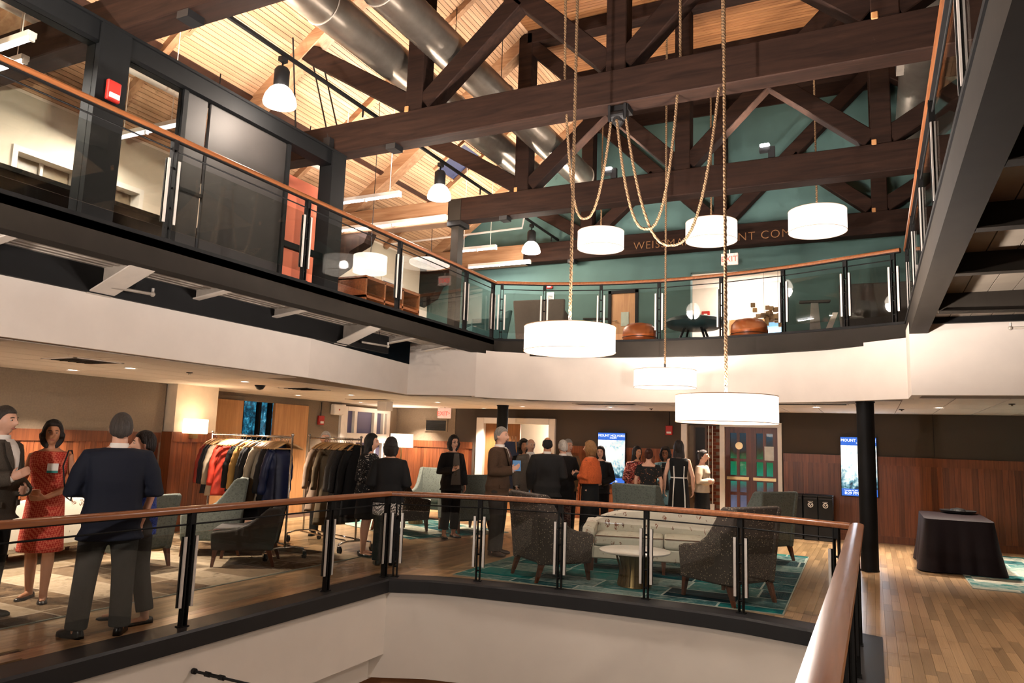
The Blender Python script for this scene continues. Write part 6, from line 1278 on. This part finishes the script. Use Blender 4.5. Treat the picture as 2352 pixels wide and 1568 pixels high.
# ================================================================== rolling coat racks, coats and hangers
m_hang = WOOD('beech_hanger', '#b5854f', '#d8ab74', 0, .4, 10, .15)
def rack(label, a, c, zr=1.6):
    a, c = Vector((*a, 0)), Vector((*c, 0)); t = (c - a).normalized(); n = Vector((-t.y, t.x, 0)); r = E('coat_rack', tuple((a + c) / 2), 0, label, 'coat rack', 'rolling coat racks')
    up = lambda z: Vector((0, 0, z))
    MB().tube([a + up(zr), c + up(zr)], .013, 10).build('top_rail', m_chrome, r, True, smooth=True)
    MB().tube([a - n * .1 + t * .1 + up(.16), c - n * .1 - t * .1 + up(.16)], .011, 8).build('base_rail', m_chrome, r, True, smooth=True); MB().tube([a + n * .12 + up(.16), c + n * .12 + up(.16)], .011, 8).build('base_rail', m_chrome, r, True, smooth=True)
    for p in (a, c):
        MB().tube([p + up(.16), p + up(.5), p + up(zr + .03)], .014, 10).build('upright', m_chrome, r, True, smooth=True); MB().sphere(p + up(zr + .035), .022, 10, 8).build('end_ball', m_chrome, r, True, smooth=True)
        MB().tube([p - n * .27 + up(.13), p - n * .12 + up(.16), p + n * .12 + up(.16), p + n * .27 + up(.13)], .013, 8).build('foot_bar', m_chrome, r, True, smooth=True)
        for s in (-1, 1):
            w = p + n * .27 * s; MB().tube([w + up(.13), w + up(.075)], .009, 6).build('caster_stem', m_chrome, r, True)
            MB().cbox(w + t * .02 + up(.08), (.03, .05, .05), math.atan2(t.y, t.x)).build('caster_fork', m_chrome, r, True); MB().tube([w + t * .03 - n * .013 + up(.05), w + t * .03 + n * .013 + up(.05)], .05, 16).build('caster_wheel', m_black, r, True)
    return a, c, t, n
def hanger_mesh():
    b = MB(); pts = []
    for i in range(13): u = -1 + i / 6; pts.append((u * .215, .012 * math.cos(u * 1.5) - .035 * abs(u) ** 1.6, -.075 - .085 * abs(u) ** 1.25 + .01 * (1 - abs(u))))
    b.tube(pts, [.010 + .008 * abs(math.sin(i / 12 * PI * 2)) for i in range(13)], 8); me = b.mesh('shoulder_bar', True); me.materials.append(m_hang)
    h = MB(); h.tube([(0, 0, -.075), (0, 0, -.03)] + [(.022 * math.sin(a) - 0.0, 0, .0 - .022 * math.cos(a) + .0) for a in [.2 + .45 * k for k in range(9)]], .0028, 6); hm = h.mesh('hook', True); hm.materials.append(m_chrome)
    bar = MB().tube([(-.18, -.02, -.155), (.18, -.02, -.155)], .005, 6).mesh('trouser_bar', True); bar.materials.append(m_hang)
    return me, hm, bar
HME = hanger_mesh()
def hanger(p, rz, label, group='empty wooden hangers', tilt=0):
    h = E('coat_hanger', p, rz, label, 'hanger', group); h.rotation_euler = (tilt, 0, rz)
    for me, nm in zip(HME, ('shoulder_bar', 'hook', 'trouser_bar')): inst(me, nm, (0, 0, 0), h)
    return h
def coat(p, rz, label, mat, L=.85, w=.21, puff=0, sl=.58, collar=True, lining=None, z_off=-.05):
    c = E('hanging_coat', p, rz, label, 'coat', 'coats on the racks'); b = MB(); rows = []
    N = 22
    prof = [(.0, .06, .045), (.035, .13, .055), (.07, w, .062), (.16, w + .015, .085), (.35, w + .0, .10), (.55, w + .005, .105), (.8, w + .03, .11), (1.0, w + .045, .115)]
    def at(f):
        for (f0, a0, d0), (f1, a1, d1) in zip(prof, prof[1:]):
            if f0 <= f <= f1: k = (f - f0) / (f1 - f0); return a0 + (a1 - a0) * k, d0 + (d1 - d0) * k
    for i in range(N + 1):
        f = i / N; a, d = at(min(f, 1)); z = -.07 + z_off - L * f
        k = puff * abs(math.sin(f * L / .085 * PI)) if f > .08 else 0
        rows.append([(x * (1 + .05 * f * math.sin(6.3 * j / 4)), y * (1 + .14 * f * math.sin(5 * j / 3.0 + 1)), zz) for j, (x, y, zz) in enumerate(ell(0, 0, z, a + k, d + k, 26, 2.2))])
    b.rings(rows); b.build('body', mat, c, smooth=True)
    for s in (-1, 1):
        pts = [(s * (w - .05), 0, -.14 + z_off), (s * (w + .0), .0, -.2 + z_off), (s * (w + .055), .015, -.14 - sl * .45 + z_off), (s * (w + .06), .04, -.14 - sl + z_off)]
        P_ = []; R_ = []
        for q in range(19): 
            f = q / 18 * 3; i = min(int(f), 2); P_.append(Vector(pts[i]).lerp(Vector(pts[i + 1]), f - i)); R_.append(.062 - .018 * q / 18 + puff * abs(math.sin(q * 1.05)) + .003 * math.sin(q * 2.3))
        MB().tube(P_, R_, 12).build('sleeve', mat, c, smooth=True)
    if collar:
        MB().rings([ell(0, .0, -.08 + z_off, .085, .062, 18), ell(0, -.01, -.03 + z_off, .075, .058, 18), ell(0, -.012, -.045 + z_off, .098, .075, 18), ell(0, .0, -.10 + z_off, .105, .075, 18)], caps=False).build('collar', mat, c, smooth=True)
        MB().add([(-.008, .075, -.1 + z_off), (.008, .085, -.1 + z_off), (.012, .122, -.35 + z_off), (.014, .128, -.07 + z_off - L * .9), (-.006, .122, -.07 + z_off - L * .9), (-.006, .118, -.35 + z_off)], [(0, 1, 2, 5), (5, 2, 3, 4)]).build('front_placket', mat, c)
    hanger((p[0], p[1], p[2]), rz, 'hanger of the ' + label, 'hangers carrying coats'); return c
a1, c1, t1, n1 = rack('long rolling coat rack running to the wall sconce', (-9.75, 8.8), (-7.02, 7.68)); a2, c2, t2, n2 = rack('rolling coat rack with the long trench coats', (-8.1, 9.25), (-6.72, 8.78))
CM = dict(rust=M('rust_red_nylon', '#8a2a1c', .6, var=.12), navy=M('dark_navy_coat', '#11141c', .8, var=.2), beige=M('oatmeal_coat', '#a89880', .9, var=.08), coral=M('coral_red_parka', '#b03420', .6, var=.1), black=m_blackc, mustard=M('mustard_tan_coat', '#a37a3c', .8, var=.1), grey=M('grey_black_check', '#2a2826', .9, var=.3, scale=60), puffn=M('navy_puffer', '#0f1a3c', .45, var=.1), trench=M('khaki_trench', '#6d5d45', .85, var=.1), pink=M('pinkish_beige_coat', '#a8907a', .85, var=.06), wool=M('grey_wool_coat', '#4a433b', .95, var=.15, scale=80), char=m_char)
b1 = math.atan2(t1.y, t1.x); b2 = math.atan2(t2.y, t2.x)
lst = [(.06, 'rust', .62, 'rust red jacket at the sconce end', 0), (.11, 'navy', .80, 'dark coat beside the rust jacket', 0), (.15, 'navy', .72, 'second dark jacket near the sconce end', 0), (.19, 'beige', .82, 'oatmeal coat between dark and coral coats', 0), (.24, 'coral', .80, 'coral red parka', 0), (.47, 'black', .70, 'black jacket left of the mustard coat', 0), (.53, 'mustard', .78, 'mustard tan coat', 0), (.60, 'grey', .95, 'dark checked coat', 0), (.66, 'black', 1.05, 'long black coat in the middle of the rack', 0), (.72, 'beige', .80, 'pale coat behind the puffers', 0), (.80, 'char', .75, 'black quilted puffer', .012), (.87, 'puffn', .78, 'navy quilted puffer', .012)]
for f, k, L, lab, pf in lst:
    p = a1.lerp(c1, f); coat((p.x, p.y, 1.6), b1 + PI / 2 + rng.uniform(-.2, .2) + .1 + (.35 if f > .75 else 0), lab + ' on the long rack', CM[k], L, .2 if not pf else .17, pf)
lst = [(.32, 'pink', .98, 'pinkish beige coat at the start of the second rack', 0), (.50, 'trench', 1.16, 'long khaki trench coat', 0), (.70, 'wool', 1.05, 'long grey wool coat', 0), (.80, 'grey', 1.08, 'dark long coat beside the grey wool one', 0), (.95, 'black', .98, 'black coat at the far rack end', 0)]
for f, k, L, lab, pf in lst:
    p = a2.lerp(c2, f); coat((p.x, p.y, 1.6), b2 + PI / 2 + rng.uniform(-.2, .2) - .05, lab, CM[k], L, .2, pf)
for i in range(8): p = a1.lerp(c1, .28 + .022 * i); hanger((p.x, p.y, 1.6), b1 + PI / 2 + rng.uniform(-.1, .1), 'empty beech hanger beside the coral parka', 'hangers beside the coral parka')
for i in range(13): p = a1.lerp(c1, .755 + .017 * i); hanger((p.x, p.y, 1.6), b1 + PI / 2 + rng.uniform(-.12, .12), 'empty beech hanger in the dense row above the puffers', 'hangers above the puffers')
for i in range(16): p = a2.lerp(c2, .34 + .033 * i); hanger((p.x, p.y, 1.6), b2 + PI / 2 + rng.uniform(-.3, .3), 'empty beech hanger on the trench coat rack', 'hangers on the trench coat rack')
